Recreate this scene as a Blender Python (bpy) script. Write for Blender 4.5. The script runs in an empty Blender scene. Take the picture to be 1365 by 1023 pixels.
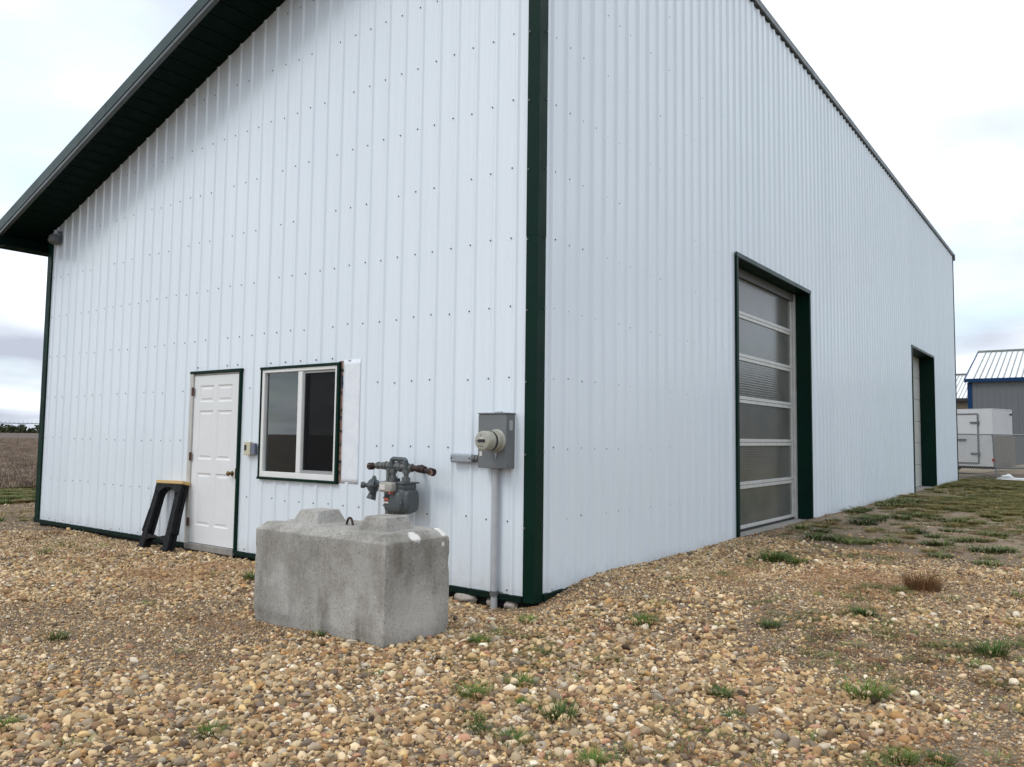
import bpy, bmesh, math, random
import numpy as np
from mathutils import Vector, Matrix
R = math.radians
rng = np.random.default_rng(7)
random.seed(7)
scn = bpy.context.scene
col = scn.collection

# ------------------------------------------------------------------ camera
F_PX, W_PX, H_PX = 1053.316, 1365.0, 1023.0
YAW, PITCH, ROLL = .6391, .0678, .0124
CAM = Vector((3.7649, -5.3926, 1.3277))
cy_, sy_, cp_, sp_ = math.cos(YAW), math.sin(YAW), math.cos(PITCH), math.sin(PITCH)
_r = Vector((cy_, sy_, 0)); FWD = Vector((-sy_*cp_, cy_*cp_, sp_)); _u = _r.cross(FWD)
RIGHT = math.cos(ROLL)*_r + math.sin(ROLL)*_u
UP = -math.sin(ROLL)*_r + math.cos(ROLL)*_u
cd = bpy.data.cameras.new('camera'); cam = bpy.data.objects.new('camera', cd); col.objects.link(cam)
cd.sensor_width = 36; cd.sensor_fit = 'HORIZONTAL'; cd.lens = F_PX/W_PX*36
cd.clip_start = .05; cd.clip_end = 6000
cam.matrix_world = Matrix(((RIGHT.x, UP.x, -FWD.x, CAM.x), (RIGHT.y, UP.y, -FWD.y, CAM.y), (RIGHT.z, UP.z, -FWD.z, CAM.z), (0, 0, 0, 1)))
scn.camera = cam

# ------------------------------------------------------------------ world and sun
SUN_EL, SUN_AZ = R(50), R(199)       # azimuth clockwise from +Y: the sun stands to the front left of the shed
w = bpy.data.worlds.new('World'); scn.world = w; w.use_nodes = True
nt = w.node_tree; nt.nodes.clear()
N = nt.nodes.new; LK = nt.links.new
out = N('ShaderNodeOutputWorld'); bg = N('ShaderNodeBackground'); LK(bg.outputs[0], out.inputs[0])
bg.inputs[1].default_value = .1
sky = N('ShaderNodeTexSky'); sky.sky_type = 'NISHITA'; sky.sun_disc = False
sky.sun_elevation = SUN_EL; sky.sun_rotation = SUN_AZ; sky.air_density = 1; sky.dust_density = 1.5
tc = N('ShaderNodeTexCoord'); sep = N('ShaderNodeSeparateXYZ'); LK(tc.outputs['Generated'], sep.inputs[0])
mx = N('ShaderNodeMath'); mx.operation = 'MAXIMUM'; LK(sep.outputs[2], mx.inputs[0]); mx.inputs[1].default_value = 0
ad = N('ShaderNodeMath'); ad.operation = 'ADD'; LK(mx.outputs[0], ad.inputs[0]); ad.inputs[1].default_value = .16
dv = N('ShaderNodeVectorMath'); dv.operation = 'DIVIDE'; LK(tc.outputs['Generated'], dv.inputs[0])
cb = N('ShaderNodeCombineXYZ'); LK(ad.outputs[0], cb.inputs[0]); LK(ad.outputs[0], cb.inputs[1]); LK(ad.outputs[0], cb.inputs[2])
LK(cb.outputs[0], dv.inputs[1])
def wnoise(scale, off, detail=5, rough=.55):
    m = N('ShaderNodeMapping'); LK(dv.outputs[0], m.inputs[0]); m.inputs['Location'].default_value = off; m.inputs['Scale'].default_value = (1, 1, .15)
    n = N('ShaderNodeTexNoise'); LK(m.outputs[0], n.inputs[0]); n.inputs['Scale'].default_value = scale; n.inputs['Detail'].default_value = detail; n.inputs['Roughness'].default_value = rough
    return n.outputs[0]
def wramp(src, stops):
    r = N('ShaderNodeValToRGB'); LK(src, r.inputs[0]); e = r.color_ramp.elements
    while len(e) < len(stops): e.new(.5)
    for k, (p, c) in enumerate(stops): e[k].position = p; e[k].color = (*c, 1)
    return r.outputs[0]
cl = wramp(wnoise(.85, (3.1, 7.7, 0), 6, .5), [(.37, (.38, .41, .485)), (.47, (.53, .57, .645)), (.57, (.72, .765, .82)), (.71, (1, 1, 1))])
cs = N('ShaderNodeVectorMath'); cs.operation = 'SCALE'; LK(cl, cs.inputs[0]); cs.inputs['Scale'].default_value = 9.7
bl = N('ShaderNodeMix'); bl.data_type = 'RGBA'; bl.inputs[0].default_value = .55      # thin cloud veil over the clear sky
LK(sky.outputs[0], bl.inputs[6]); bl.inputs[7].default_value = (6.2, 7.6, 8.3, 1)
gap = wramp(wnoise(1.15, (9.3, 2.2, 0), 5, .5), [(.47, (0, 0, 0)), (.66, (.7, .7, .7))])
mixc = N('ShaderNodeMix'); mixc.data_type = 'RGBA'; LK(gap, mixc.inputs[0]); LK(cs.outputs[0], mixc.inputs[6]); LK(bl.outputs[2], mixc.inputs[7])
hz = N('ShaderNodeMapRange'); LK(mx.outputs[0], hz.inputs[0]); hz.inputs[1].default_value = 0; hz.inputs[2].default_value = .38; hz.inputs[3].default_value = .74; hz.inputs[4].default_value = 1
hs = N('ShaderNodeVectorMath'); hs.operation = 'SCALE'; LK(mixc.outputs[2], hs.inputs[0]); LK(hz.outputs[0], hs.inputs['Scale'])   # overcast darkens a little towards the horizon
LK(hs.outputs[0], bg.inputs[0])
sd = bpy.data.lights.new('sun', 'SUN'); so = bpy.data.objects.new('sun', sd); col.objects.link(so)
sd.energy = .5; sd.angle = R(18); sd.color = (1, .96, .9)
sdir = Vector((math.sin(SUN_AZ)*math.cos(SUN_EL), math.cos(SUN_AZ)*math.cos(SUN_EL), math.sin(SUN_EL)))
so.rotation_euler = sdir.to_track_quat('Z', 'Y').to_euler(); so.location = (-20, -20, 30)
scn.view_settings.view_transform = 'Standard'; scn.view_settings.look = 'None'; scn.view_settings.gamma = 1
scn.view_settings.exposure = .95
scn.render.engine = 'CYCLES'
scn.cycles.use_denoising = True
scn.cycles.max_bounces = 8; scn.cycles.transparent_max_bounces = 12

# ------------------------------------------------------------------ pixel helpers (direction only; distance comes from what is touched)
def ray(x, y): return RIGHT*((x-W_PX/2)/F_PX) - UP*((y-H_PX/2)/F_PX) + FWD
def at_depth(x, y, d): return CAM + ray(x, y)*d
def sstep(a, b, x):
    t = np.clip((np.asarray(x, float)-a)/(b-a), 0, 1); return t*t*(3-2*t)
BW, BL = 9.14, 24.2            # shed width (along -x) and length (along +y)
ZR, SL = 7.43, .337            # wall height at the high corner and roof slope
def gh(x, y):
    x = np.asarray(x, float); y = np.asarray(y, float)
    right = sstep(-.9, 1.0, y)*(1-.55*sstep(.6, 5, x))
    h = -.02 + .115*right*sstep(-.6, .25, x)
    h = h - .055*np.exp(-(np.minimum(y, 0)/.45)**2)*(1-sstep(-.3, .5, x))*(1-sstep(0, 1.3, y))
    h = h - .05*np.exp(-((x+.2)**2+(y+.05)**2)/.3)
    h = h + .04*sstep(14, 26, y)*sstep(-1, 1, x)
    far = sstep(14, 40, np.hypot(x+2, y-2))
    n = .012*np.sin(1.7*x+.6*y)*np.sin(1.3*y-.5*x+1) + .008*np.sin(4.1*x+2.3*y+.7)*np.sin(3.7*y-1.9*x)
    h = h + n*(1-far)
    inside = (x < -.12) & (x > -BW+.1) & (y > .12) & (y < BL-.1)
    return np.where(inside, -.2, h)
def ghs(x, y): return float(gh(x, y))
def ground_hit(px, py):
    d = ray(px, py); t = (0-CAM.z)/d.z
    for _ in range(8):
        p = CAM+d*t; t = (ghs(p.x, p.y)-CAM.z)/d.z
    p = CAM+d*t
    return p

# ------------------------------------------------------------------ materials
MATS = {}
def lin(r, g, b):
    f = lambda c: (c/255/12.92 if c/255 <= .04045 else ((c/255+.055)/1.055)**2.4)
    return (f(r), f(g), f(b))
class MT:
    """small node helper"""
    def __init__(s, name, rough=.6, metallic=0, spec=.5):
        m = bpy.data.materials.new(name); m.use_nodes = True; s.m = m; s.nt = m.node_tree
        s.b = s.nt.nodes['Principled BSDF']; s.b.inputs['Roughness'].default_value = rough
        s.b.inputs['Metallic'].default_value = metallic; s.b.inputs['Specular IOR Level'].default_value = spec
        s.tc = s.n('ShaderNodeTexCoord'); s.co = s.tc.outputs['Object']; MATS[name] = m
    def n(s, t): return s.nt.nodes.new(t)
    def l(s, a, b): s.nt.links.new(a, b)
    def noise(s, scale, detail=4, rough=.55, stretch=(1, 1, 1), off=(0, 0, 0), co=None):
        mp = s.n('ShaderNodeMapping'); s.l(co or s.co, mp.inputs[0]); mp.inputs['Scale'].default_value = stretch; mp.inputs['Location'].default_value = off
        n = s.n('ShaderNodeTexNoise'); s.l(mp.outputs[0], n.inputs[0]); n.inputs['Scale'].default_value = scale; n.inputs['Detail'].default_value = detail; n.inputs['Roughness'].default_value = rough
        return n.outputs[0]
    def ramp(s, src, stops):
        r = s.n('ShaderNodeValToRGB'); s.l(src, r.inputs[0]); e = r.color_ramp.elements
        while len(e) < len(stops): e.new(.5)
        for k, (p, c) in enumerate(stops):
            e[k].position = p; e[k].color = (*(c if hasattr(c, '__len__') else (c, c, c)), 1)
        return r.outputs[0]
    def mix(s, fac, a, b, mode='MIX'):
        x = s.n('ShaderNodeMix'); x.data_type = 'RGBA'; x.blend_type = mode
        for v, i in ((fac, 0), (a, 6), (b, 7)):
            if hasattr(v, 'links'): s.l(v, x.inputs[i])
            elif i == 0: x.inputs[0].default_value = v
            else: x.inputs[i].default_value = (*v, 1)
        return x.outputs[2]
    def math(s, op, a, b):
        x = s.n('ShaderNodeMath'); x.operation = op
        for v, i in ((a, 0), (b, 1)):
            if hasattr(v, 'links'): s.l(v, x.inputs[i])
            else: x.inputs[i].default_value = v
        return x.outputs[0]
    def color(s, c):
        if hasattr(c, 'links'): s.l(c, s.b.inputs['Base Color'])
        else: s.b.inputs['Base Color'].default_value = (*c, 1)
        return s
    def rough(s, c): s.l(c, s.b.inputs['Roughness']); return s
    def bump(s, h, strength=.3, dist=.01):
        b = s.n('ShaderNodeBump'); s.l(h, b.inputs['Height']); b.inputs['Strength'].default_value = strength; b.inputs['Distance'].default_value = dist
        s.l(b.outputs[0], s.b.inputs['Normal']); return s
def painted(name, c, rough=.4, var=.12, scale=3, bump=.0, spec=.5, metallic=0):
    t = MT(name, rough, metallic, spec); d = tuple(v*(1-var) for v in c); e = tuple(min(1, v*(1+var*.6)) for v in c)
    t.color(t.ramp(t.noise(scale, 6, .6), [(.3, d), (.7, e)]))
    t.rough(t.ramp(t.noise(scale*2.3, 4), [(.3, rough*.85), (.7, min(1, rough*1.2))]))
    if bump: t.bump(t.noise(scale*14, 4), bump, .004)
    return t.m

# white ribbed cladding: faint chalking, streaks of dirt and slight oil-canning
t = MT('white_cladding', .38, 0, .45)
streak = t.noise(2.2, 5, .6, (9, 9, .35))
cl_ = t.ramp(streak, [(.25, (.705, .77, .83)), (.6, (.745, .81, .865)), (.8, (.76, .825, .875))])
blot = t.noise(.7, 3, .5)
cl_ = t.mix(t.ramp(blot, [(.45, 0), (.75, .22)]), cl_, (.70, .765, .775))
oi = t.n('ShaderNodeObjectInfo'); cl_ = t.mix(.06, cl_, t.ramp(oi.outputs['Random'], [(0, (.45, .5, .55)), (1, (.95, .97, 1))]))
sxx = t.n('ShaderNodeSeparateXYZ'); t.l(t.co, sxx.inputs[0])
spl = t.math('SUBTRACT', t.math('MULTIPLY', t.noise(7, 6, .7), .55), sxx.outputs[2]); cl_ = t.mix(t.ramp(spl, [(.10, 0), (.34, .30)]), cl_, (.40, .36, .30))   # mud splashed up from the gravel
t.color(cl_); t.rough(t.ramp(t.noise(1.5, 4), [(.3, .3), (.7, .44)]))
t.b.inputs['Coat Weight'].default_value = .55; t.b.inputs['Coat Roughness'].default_value = .16; t.b.inputs['Coat IOR'].default_value = 1.6
t.bump(t.noise(2.6, 3, .5, (1, 1, .4)), .35, .012)
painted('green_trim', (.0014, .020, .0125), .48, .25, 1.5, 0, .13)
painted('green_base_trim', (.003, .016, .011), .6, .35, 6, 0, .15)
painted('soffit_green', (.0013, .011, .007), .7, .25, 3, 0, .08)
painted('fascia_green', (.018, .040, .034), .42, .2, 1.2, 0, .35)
painted('drip_metal', (.085, .095, .095), .42, .2, 3)
painted('roof_metal', (.20, .22, .21), .45, .15, 1)
painted('inner_liner', (.30, .29, .27), .8, .2, 1)
painted('door_white', (.74, .75, .745), .42, .04, 2.5, .03)
painted('jamb_offwhite', (.50, .49, .46), .5, .12, 5)
painted('vinyl_white', (.76, .76, .74), .35, .05, 5)
painted('screen_frame', (.30, .31, .31), .45, .1, 5)
painted('hinge_bronze', (.10, .045, .028), .45, .4, 40, 0, .5, .5)
painted('brass', (.22, .15, .07), .3, .3, 30, 0, .5, .9)
painted('threshold_grey', (.27, .25, .23), .6, .25, 12)
painted('aluminium', (.60, .595, .57), .42, .12, 8, 0, .5, .3)
painted('sectional_white', (.50, .50, .47), .55, .08, 3)
painted('meter_box_grey', (.155, .165, .168), .45, .1, 6)
painted('galvanised', (.36, .385, .415), .42, .12, 14, 0, .5, .35)
painted('conduit_grey', (.44, .45, .47), .5, .1, 10)
painted('meter_glass_cream', (.36, .355, .295), .15, .15, 40)
painted('dark_plastic', (.018, .018, .02), .5, .3, 30)
painted('cream_plastic', (.56, .53, .38), .45, .08, 20)
painted('blue_grey_plastic', (.15, .16, .22), .5, .1, 20)
painted('gas_grey', (.075, .088, .092), .48, .18, 16, .06)
painted('gas_fitting', (.115, .12, .115), .5, .4, 40, .1)
t = MT('rusty_pipe', .7); t.color(t.ramp(t.noise(28, 6, .65), [(.3, (.010, .006, .006)), (.55, (.030, .013, .010)), (.74, (.085, .035, .02))])); t.bump(t.noise(70, 4), .3, .003)
painted('index_beige', (.36, .34, .30), .4, .2, 60)
painted('label_white', (.65, .62, .58), .5, .05, 30)
painted('label_red', (.42, .09, .06), .5, .1, 30)
painted('label_silver', (.42, .44, .42), .4, .3, 120)
painted('saw_black', (.0075, .0078, .009), .6, .3, 14, .05, .2)
painted('saw_yellow', (.52, .34, .12), .5, .1, 10)
painted('lamp_grey', (.12, .125, .125), .5, .15, 12)
painted('trailer_white', (.56, .57, .575), .4, .05, 1.2)
painted('stone_guard', (.23, .21, .18), .5, .15, 6)
painted('grey_cladding', (.118, .128, .138), .5, .06, 1.2)
painted('blue_trim', (.002, .030, .095), .5, .1, 2, 0, .2)
painted('white_roof', (.74, .75, .76), .4, .05, .6)
painted('brown_cladding', (.125, .095, .062), .6, .15, .8)
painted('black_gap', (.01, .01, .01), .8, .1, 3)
painted('wire_galvanised', (.27, .28, .28), .5, .1, 4, 0, .5, .4)
painted('wood_plank', (.30, .19, .15), .8, .3, 8)
painted('plastic_sheet', (.72, .72, .72), .4, .05, 5)
painted('screw_dark', (.15, .155, .165), .5, .2, 60, 0, .5, .5)
painted('tyre', (.02, .02, .02), .85, .2, 20)
painted('red_tag', (.35, .05, .04), .5, .1, 20)
painted('rubble', (.42, .38, .33), .9, .25, 30, .4)
painted('dark_fence', (.02, .03, .04), .6, .2, 2)
painted('interior_floor', (.22, .21, .2), .8, .15, 1)
painted('housewrap', (.28, .16, .12), .8, .6, 40)
# white flashing patch beside the window
t = MT('patch_white', .32, 0, .5); t.color(t.ramp(t.noise(9, 6, .65), [(.3, (.70, .735, .79)), (.55, (.78, .81, .85)), (.8, (.82, .845, .87))])); t.bump(t.noise(7, 4, .5), .18, .006)
# window glass and screen
def glass(name, tint, refl_rough, base_refl):
    m = bpy.data.materials.new(name); m.use_nodes = True; n = m.node_tree; n.nodes.clear()
    o = n.nodes.new('ShaderNodeOutputMaterial'); mixs = n.nodes.new('ShaderNodeMixShader'); tr = n.nodes.new('ShaderNodeBsdfTransparent'); gl = n.nodes.new('ShaderNodeBsdfGlossy')
    tr.inputs[0].default_value = (*tint, 1); gl.inputs['Roughness'].default_value = refl_rough; gl.inputs['Color'].default_value = (.9, .95, .93, 1)
    fr = n.nodes.new('ShaderNodeFresnel'); fr.inputs['IOR'].default_value = 1.52
    ma = n.nodes.new('ShaderNodeMath'); ma.operation = 'MULTIPLY_ADD'; n.links.new(fr.outputs[0], ma.inputs[0]); ma.inputs[1].default_value = 1.7; ma.inputs[2].default_value = base_refl
    ma.use_clamp = True
    n.links.new(ma.outputs[0], mixs.inputs[0]); n.links.new(tr.outputs[0], mixs.inputs[1]); n.links.new(gl.outputs[0], mixs.inputs[2]); n.links.new(mixs.outputs[0], o.inputs[0])
    MATS[name] = m; return m
glass('window_glass', (.78, .82, .80), .015, .06)
t = MT('insect_screen', .75, 0, .2); t.color((.006, .006, .007)); t.b.inputs['Alpha'].default_value = .48
# translucent twin-wall panes with horizontal flutes
t = MT('twinwall_pane', .16, 0, 1.0)
t.color(t.ramp(t.noise(1.3, 3), [(.3, (.13, .137, .122)), (.7, (.22, .22, .20))]))
wv = t.n('ShaderNodeTexWave'); wv.wave_type = 'BANDS'; wv.bands_direction = 'Z'; t.l(t.co, wv.inputs[0]); wv.inputs['Scale'].default_value = 9; wv.inputs['Distortion'].default_value = .4
t.bump(wv.outputs[0], .13, .003); t.b.inputs['Transmission Weight'].default_value = .35
# weathered concrete
t = MT('block_concrete', .9, 0, .2)
a = t.ramp(t.noise(2.4, 7, .62), [(.28, (.19, .18, .158)), (.5, (.33, .315, .285)), (.72, (.45, .435, .40))])
fine = t.ramp(t.noise(55, 5, .7), [(.30, .45), (.46, .95), (.70, 1.2)])
a = t.mix(.85, a, fine, 'MULTIPLY')
dk = t.ramp(t.noise(3.0, 6, .65, (1, 1, .32), (7.3, 2.6, 5)), [(.50, 0), (.66, .7)])
a = t.mix(dk, a, (.105, .09, .07))
eff = t.ramp(t.noise(1.7, 6, .65, (1, 1, 1), (2.3, 5, 7)), [(.50, 0), (.70, .6)])
a = t.mix(eff, a, (.50, .49, .465))
lt = t.ramp(t.noise(9, 7, .75, (1, 1, .55), (8, 3, 1)), [(.635, 0), (.70, .8)])
a = t.mix(lt, a, (.62, .59, .53))
crk = t.n('ShaderNodeTexVoronoi'); crk.feature = 'DISTANCE_TO_EDGE'; crk.inputs['Scale'].default_value = 1.7
wp = t.n('ShaderNodeVectorMath'); wp.operation = 'ADD'; t.l(t.co, wp.inputs[0]); wn_ = t.n('ShaderNodeTexNoise'); t.l(t.co, wn_.inputs[0]); wn_.inputs['Scale'].default_value = 5; wn_.inputs['Detail'].default_value = 5; t.l(wn_.outputs['Color'], wp.inputs[1]); t.l(wp.outputs[0], crk.inputs[0])
ck = t.ramp(crk.outputs['Distance'], [(.0, 1), (.006, .0)])
ckm = t.math('MULTIPLY', ck, t.ramp(t.noise(1.4, 3, .5, (1, 1, 1), (6, 6, 1)), [(.48, 0), (.56, .7)]))
a = t.mix(ckm, a, (.07, .06, .05))
# dribbles of white lime on the end edge, with shapes of their own
for (qx, qy, qz, qr) in ((.64, -.02, .690, .050), (.63, .27, .710, .060), (.672, .24, .62, .016)):
    vd = t.n('ShaderNodeVectorMath'); vd.operation = 'DISTANCE'; t.l(t.co, vd.inputs[0]); vd.inputs[1].default_value = (qx, qy, qz)
    dn = t.math('ADD', vd.outputs['Value'], t.math('MULTIPLY', t.math('SUBTRACT', t.noise(24, 5, .65), .5), qr*1.5))
    a = t.mix(t.ramp(dn, [(qr*.75, .92), (qr, 0)]), a, (.74, .72, .67))
t.color(a)
pit = t.ramp(t.noise(80, 3, .5), [(.30, 0), (.40, 1)])
t.bump(t.mix(.5, pit, t.noise(16, 8, .7)), .5, .010)
painted('apron_concrete', (.30, .28, .25), .85, .2, 7, .2)
# stones: colour is an attribute of each stone
t = MT('stone', .78, 0, .35)
at = t.n('ShaderNodeAttribute'); at.attribute_type = 'INSTANCER'; at.attribute_name = 'scol'
sp = t.ramp(t.noise(22, 5, .65), [(.25, .72), (.5, 1), (.75, 1.16)])
t.color(t.mix(1, at.outputs['Color'], sp, 'MULTIPLY')); t.bump(t.noise(60, 4), .25, .004)
# vegetation: colour attribute of each clump
def veg(name):
    t = MT(name, .6, 0, .25)
    at = t.n('ShaderNodeAttribute'); at.attribute_type = 'INSTANCER'; at.attribute_name = 'scol'
    oi = t.ramp(t.noise(30, 2), [(.3, .65), (.7, 1.3)])
    c = t.mix(1, at.outputs['Color'], oi, 'MULTIPLY'); t.color(c)
    t.b.inputs['Subsurface Weight'].default_value = 0
    return t.m
veg('grass')
# ground: dirt and fine gravel, bare earth, thin turf, by where they lie
t = MT('ground', .92, 0, .2)
sx = t.n('ShaderNodeSeparateXYZ'); t.l(t.co, sx.inputs[0]); X_, Y_ = sx.outputs[0], sx.outputs[1]
big = t.noise(.55, 5, .6); mid = t.noise(3.5, 6, .65); fin = t.noise(38, 6, .7)
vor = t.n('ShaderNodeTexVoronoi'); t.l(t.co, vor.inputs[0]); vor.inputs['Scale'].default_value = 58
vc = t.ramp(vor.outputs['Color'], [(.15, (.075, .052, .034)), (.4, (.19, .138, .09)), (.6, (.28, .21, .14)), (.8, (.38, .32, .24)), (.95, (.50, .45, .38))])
dirt = t.ramp(mid, [(.3, (.075, .050, .030)), (.5, (.14, .098, .062)), (.7, (.22, .16, .105))])  # soil, its colour darkened to carry the shade between the stones
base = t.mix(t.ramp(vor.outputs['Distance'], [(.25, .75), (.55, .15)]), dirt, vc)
bare = t.ramp(mid, [(.3, (.20, .145, .098)), (.7, (.36, .275, .195))])
bare = t.mix(t.ramp(fin, [(.55, 0), (.7, .45)]), bare, (.42, .35, .27))
def band(v, a, b):
    m = t.n('ShaderNodeMapRange'); m.interpolation_type = 'SMOOTHSTEP'; t.l(v, m.inputs[0]); m.inputs[1].default_value = a; m.inputs[2].default_value = b; return m.outputs[0]
yn = t.math('ADD', Y_, t.math('MULTIPLY', t.math('SUBTRACT', big, .5), 7))
bm_ = t.math('MULTIPLY', band(yn, 4.0, 7.0), band(X_, -.5, .3))
g1 = t.mix(t.math('MULTIPLY', bm_, .92), base, bare)
turf = t.ramp(mid, [(.3, (.085, .08, .030)), (.5, (.135, .125, .05)), (.75, (.20, .165, .085))])
yx = t.math('ADD', yn, t.math('MULTIPLY', X_, .9))
tm = t.math('MULTIPLY', band(t.math('ADD', yx, t.math('MULTIPLY', t.math('SUBTRACT', t.noise(1.6, 5, .65), .5), 9)), 9.5, 20), band(X_, -.5, .6))
g2 = t.mix(t.math('MULTIPLY', tm, .9), g1, turf)
yard = t.ramp(mid, [(.3, (.085, .060, .045)), (.7, (.15, .11, .085))])
g3 = t.mix(band(t.math('ADD', Y_, t.math('MULTIPLY', mid, 1.2)), 26.5, 27.6), g2, yard)
tan = t.ramp(mid, [(.3, (.26, .20, .13)), (.7, (.36, .29, .2))])
g3 = t.mix(t.math('MULTIPLY', band(Y_, 31.5, 32.6), .85), g3, tan)
# far left: track and thin grass beyond the shed, then plain land all round
lg = t.ramp(t.noise(2.2, 5, .65), [(.35, (.21, .16, .10)), (.55, (.14, .135, .055)), (.75, (.09, .11, .035))])
g4 = t.mix(t.math('MULTIPLY', band(t.math('MULTIPLY', X_, -1), 12.0, 14.0), .9), g3, lg)
rad = t.n('ShaderNodeVectorMath'); rad.operation = 'LENGTH'; t.l(t.co, rad.inputs[0])
land = t.ramp(t.noise(.02, 4), [(.35, (.13, .10, .06)), (.65, (.11, .115, .05))])
g5 = t.mix(band(rad.outputs['Value'], 55, 80), g4, land)
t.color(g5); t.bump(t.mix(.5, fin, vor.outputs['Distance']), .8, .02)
t = MT('stubble_soil', .95, 0, .15)
t.color(t.ramp(t.noise(1.4, 6, .7, (1, .25, 1)), [(.3, (.075, .056, .045)), (.55, (.135, .107, .086)), (.75, (.21, .175, .14))])); t.bump(t.noise(20, 5, .7), .8, .04)
t = MT('far_foliage', .8, 0, .2); t.color(t.ramp(t.noise(.18, 4, .7), [(.3, (.030, .042, .022)), (.55, (.055, .065, .030)), (.75, (.105, .09, .045))]))

# ------------------------------------------------------------------ mesh helpers
def wloc(o):
    v = Vector((0, 0, 0))
    while o is not None: v = v+o.location; o = o.parent
    return v
class MB:
    def __init__(s): s.v = []; s.f = []
    def add(s, vs, fs):
        b = len(s.v); s.v += [tuple(p) for p in vs]; s.f += [tuple(i+b for i in q) for q in fs]; return s
    def box(s, x0, x1, y0, y1, z0, z1):
        return s.add([(x0, y0, z0), (x1, y0, z0), (x1, y1, z0), (x0, y1, z0), (x0, y0, z1), (x1, y0, z1), (x1, y1, z1), (x0, y1, z1)],
                     [(0, 3, 2, 1), (4, 5, 6, 7), (0, 1, 5, 4), (1, 2, 6, 5), (2, 3, 7, 6), (3, 0, 4, 7)])
    def hexa(s, lo, hi):   # two matching quads (bottom ring, top ring)
        return s.add(list(lo)+list(hi), [(0, 3, 2, 1), (4, 5, 6, 7), (0, 1, 5, 4), (1, 2, 6, 5), (2, 3, 7, 6), (3, 0, 4, 7)])
    def tube(s, a, b, r, n=12, r2=None):
        a = Vector(a); b = Vector(b); d = (b-a).normalized(); k = Vector((0, 0, 1)) if abs(d.z) < .9 else Vector((1, 0, 0))
        p = d.cross(k).normalized(); q = d.cross(p); r2 = r if r2 is None else r2
        vs = [a+(p*math.cos(2*math.pi*i/n)+q*math.sin(2*math.pi*i/n))*r for i in range(n)] + [b+(p*math.cos(2*math.pi*i/n)+q*math.sin(2*math.pi*i/n))*r2 for i in range(n)]
        fs = [(i, i+n, (i+1) % n+n, (i+1) % n) for i in range(n)] + [tuple(range(n)), tuple(range(2*n-1, n-1, -1))]
        return s.add(vs, fs)
    def path(s, pts, r, n=10):
        for a, b in zip(pts[:-1], pts[1:]): s.tube(a, b, r, n)
        for p in pts[1:-1]: s.ball(p, r*1.0, n, 6)
        return s
    def ball(s, c, r, n=12, m=8, sc=(1, 1, 1)):
        c = Vector(c); vs = []; fs = []
        for j in range(1, m):
            th = math.pi*j/m
            for i in range(n):
                ph = 2*math.pi*i/n; vs.append((c.x+r*sc[0]*math.sin(th)*math.cos(ph), c.y+r*sc[1]*math.sin(th)*math.sin(ph), c.z+r*sc[2]*math.cos(th)))
        top = len(vs); vs.append((c.x, c.y, c.z+r*sc[2])); bot = len(vs); vs.append((c.x, c.y, c.z-r*sc[2]))
        for j in range(m-2):
            for i in range(n): fs.append((j*n+i, (j+1)*n+i, (j+1)*n+(i+1) % n, j*n+(i+1) % n))
        for i in range(n): fs.append((top, i, (i+1) % n)); fs.append((bot, (m-2)*n+(i+1) % n, (m-2)*n+i))
        return s.add(vs, fs)
    def lathe(s, c, axis, prof, n=24):   # prof: (distance along axis, radius)
        c = Vector(c); d = Vector(axis).normalized(); k = Vector((0, 0, 1)) if abs(d.z) < .9 else Vector((1, 0, 0)); p = d.cross(k).normalized(); q = d.cross(p)
        vs = []; fs = []
        for h, r in prof:
            for i in range(n): vs.append(c+d*h+(p*math.cos(2*math.pi*i/n)+q*math.sin(2*math.pi*i/n))*r)
        for j in range(len(prof)-1):
            for i in range(n): fs.append((j*n+i, (j+1)*n+i, (j+1)*n+(i+1) % n, j*n+(i+1) % n))
        fs.append(tuple(range(n))); fs.append(tuple(range(len(prof)*n-1, (len(prof)-1)*n-1, -1)))
        return s.add(vs, fs)
    def prism(s, poly, vec):
        n = len(poly); vec = Vector(vec); vs = [Vector(p) for p in poly]+[Vector(p)+vec for p in poly]
        return s.add(vs, [tuple(range(n-1, -1, -1)), tuple(range(n, 2*n))]+[(i, (i+1) % n, (i+1) % n+n, i+n) for i in range(n)])
    def build(s, name, mat, parent=None, smooth=False, bevel=0, seg=2, fix=True):
        o0 = wloc(parent) if parent is not None else Vector((0, 0, 0))
        me = bpy.data.meshes.new(name); me.from_pydata([(p[0]-o0.x, p[1]-o0.y, p[2]-o0.z) for p in s.v], [], s.f)
        if fix:
            bm = bmesh.new(); bm.from_mesh(me); bmesh.ops.recalc_face_normals(bm, faces=bm.faces); bm.to_mesh(me); bm.free()
        me.materials.append(MATS[mat]); o = bpy.data.objects.new(name, me); col.objects.link(o); o.parent = parent
        if smooth:
            for p in me.polygons: p.use_smooth = True
            me.set_sharp_from_angle(angle=R(38))
        if bevel:
            b = o.modifiers.new('bevel', 'BEVEL'); b.width = bevel; b.segments = seg; b.limit_method = 'ANGLE'; b.angle_limit = R(40)
        return o
def tag(o, label=None, cat=None, group=None, kind=None):
    for k, v in (('label', label), ('category', cat), ('group', group), ('kind', kind)):
        if v: o[k] = v
    return o
def thing(name, label, cat, loc=(0, 0, 0), group=None):
    o = bpy.data.objects.new(name, None); col.objects.link(o); o.location = loc; o.empty_display_size = .2
    return tag(o, label, cat, group)
def part_empty(name, parent, loc=None):
    o = bpy.data.objects.new(name, None); col.objects.link(o); o.parent = parent; o.empty_display_size = .1
    if loc is not None: o.location = Vector(loc)-wloc(parent)
    return o

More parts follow.
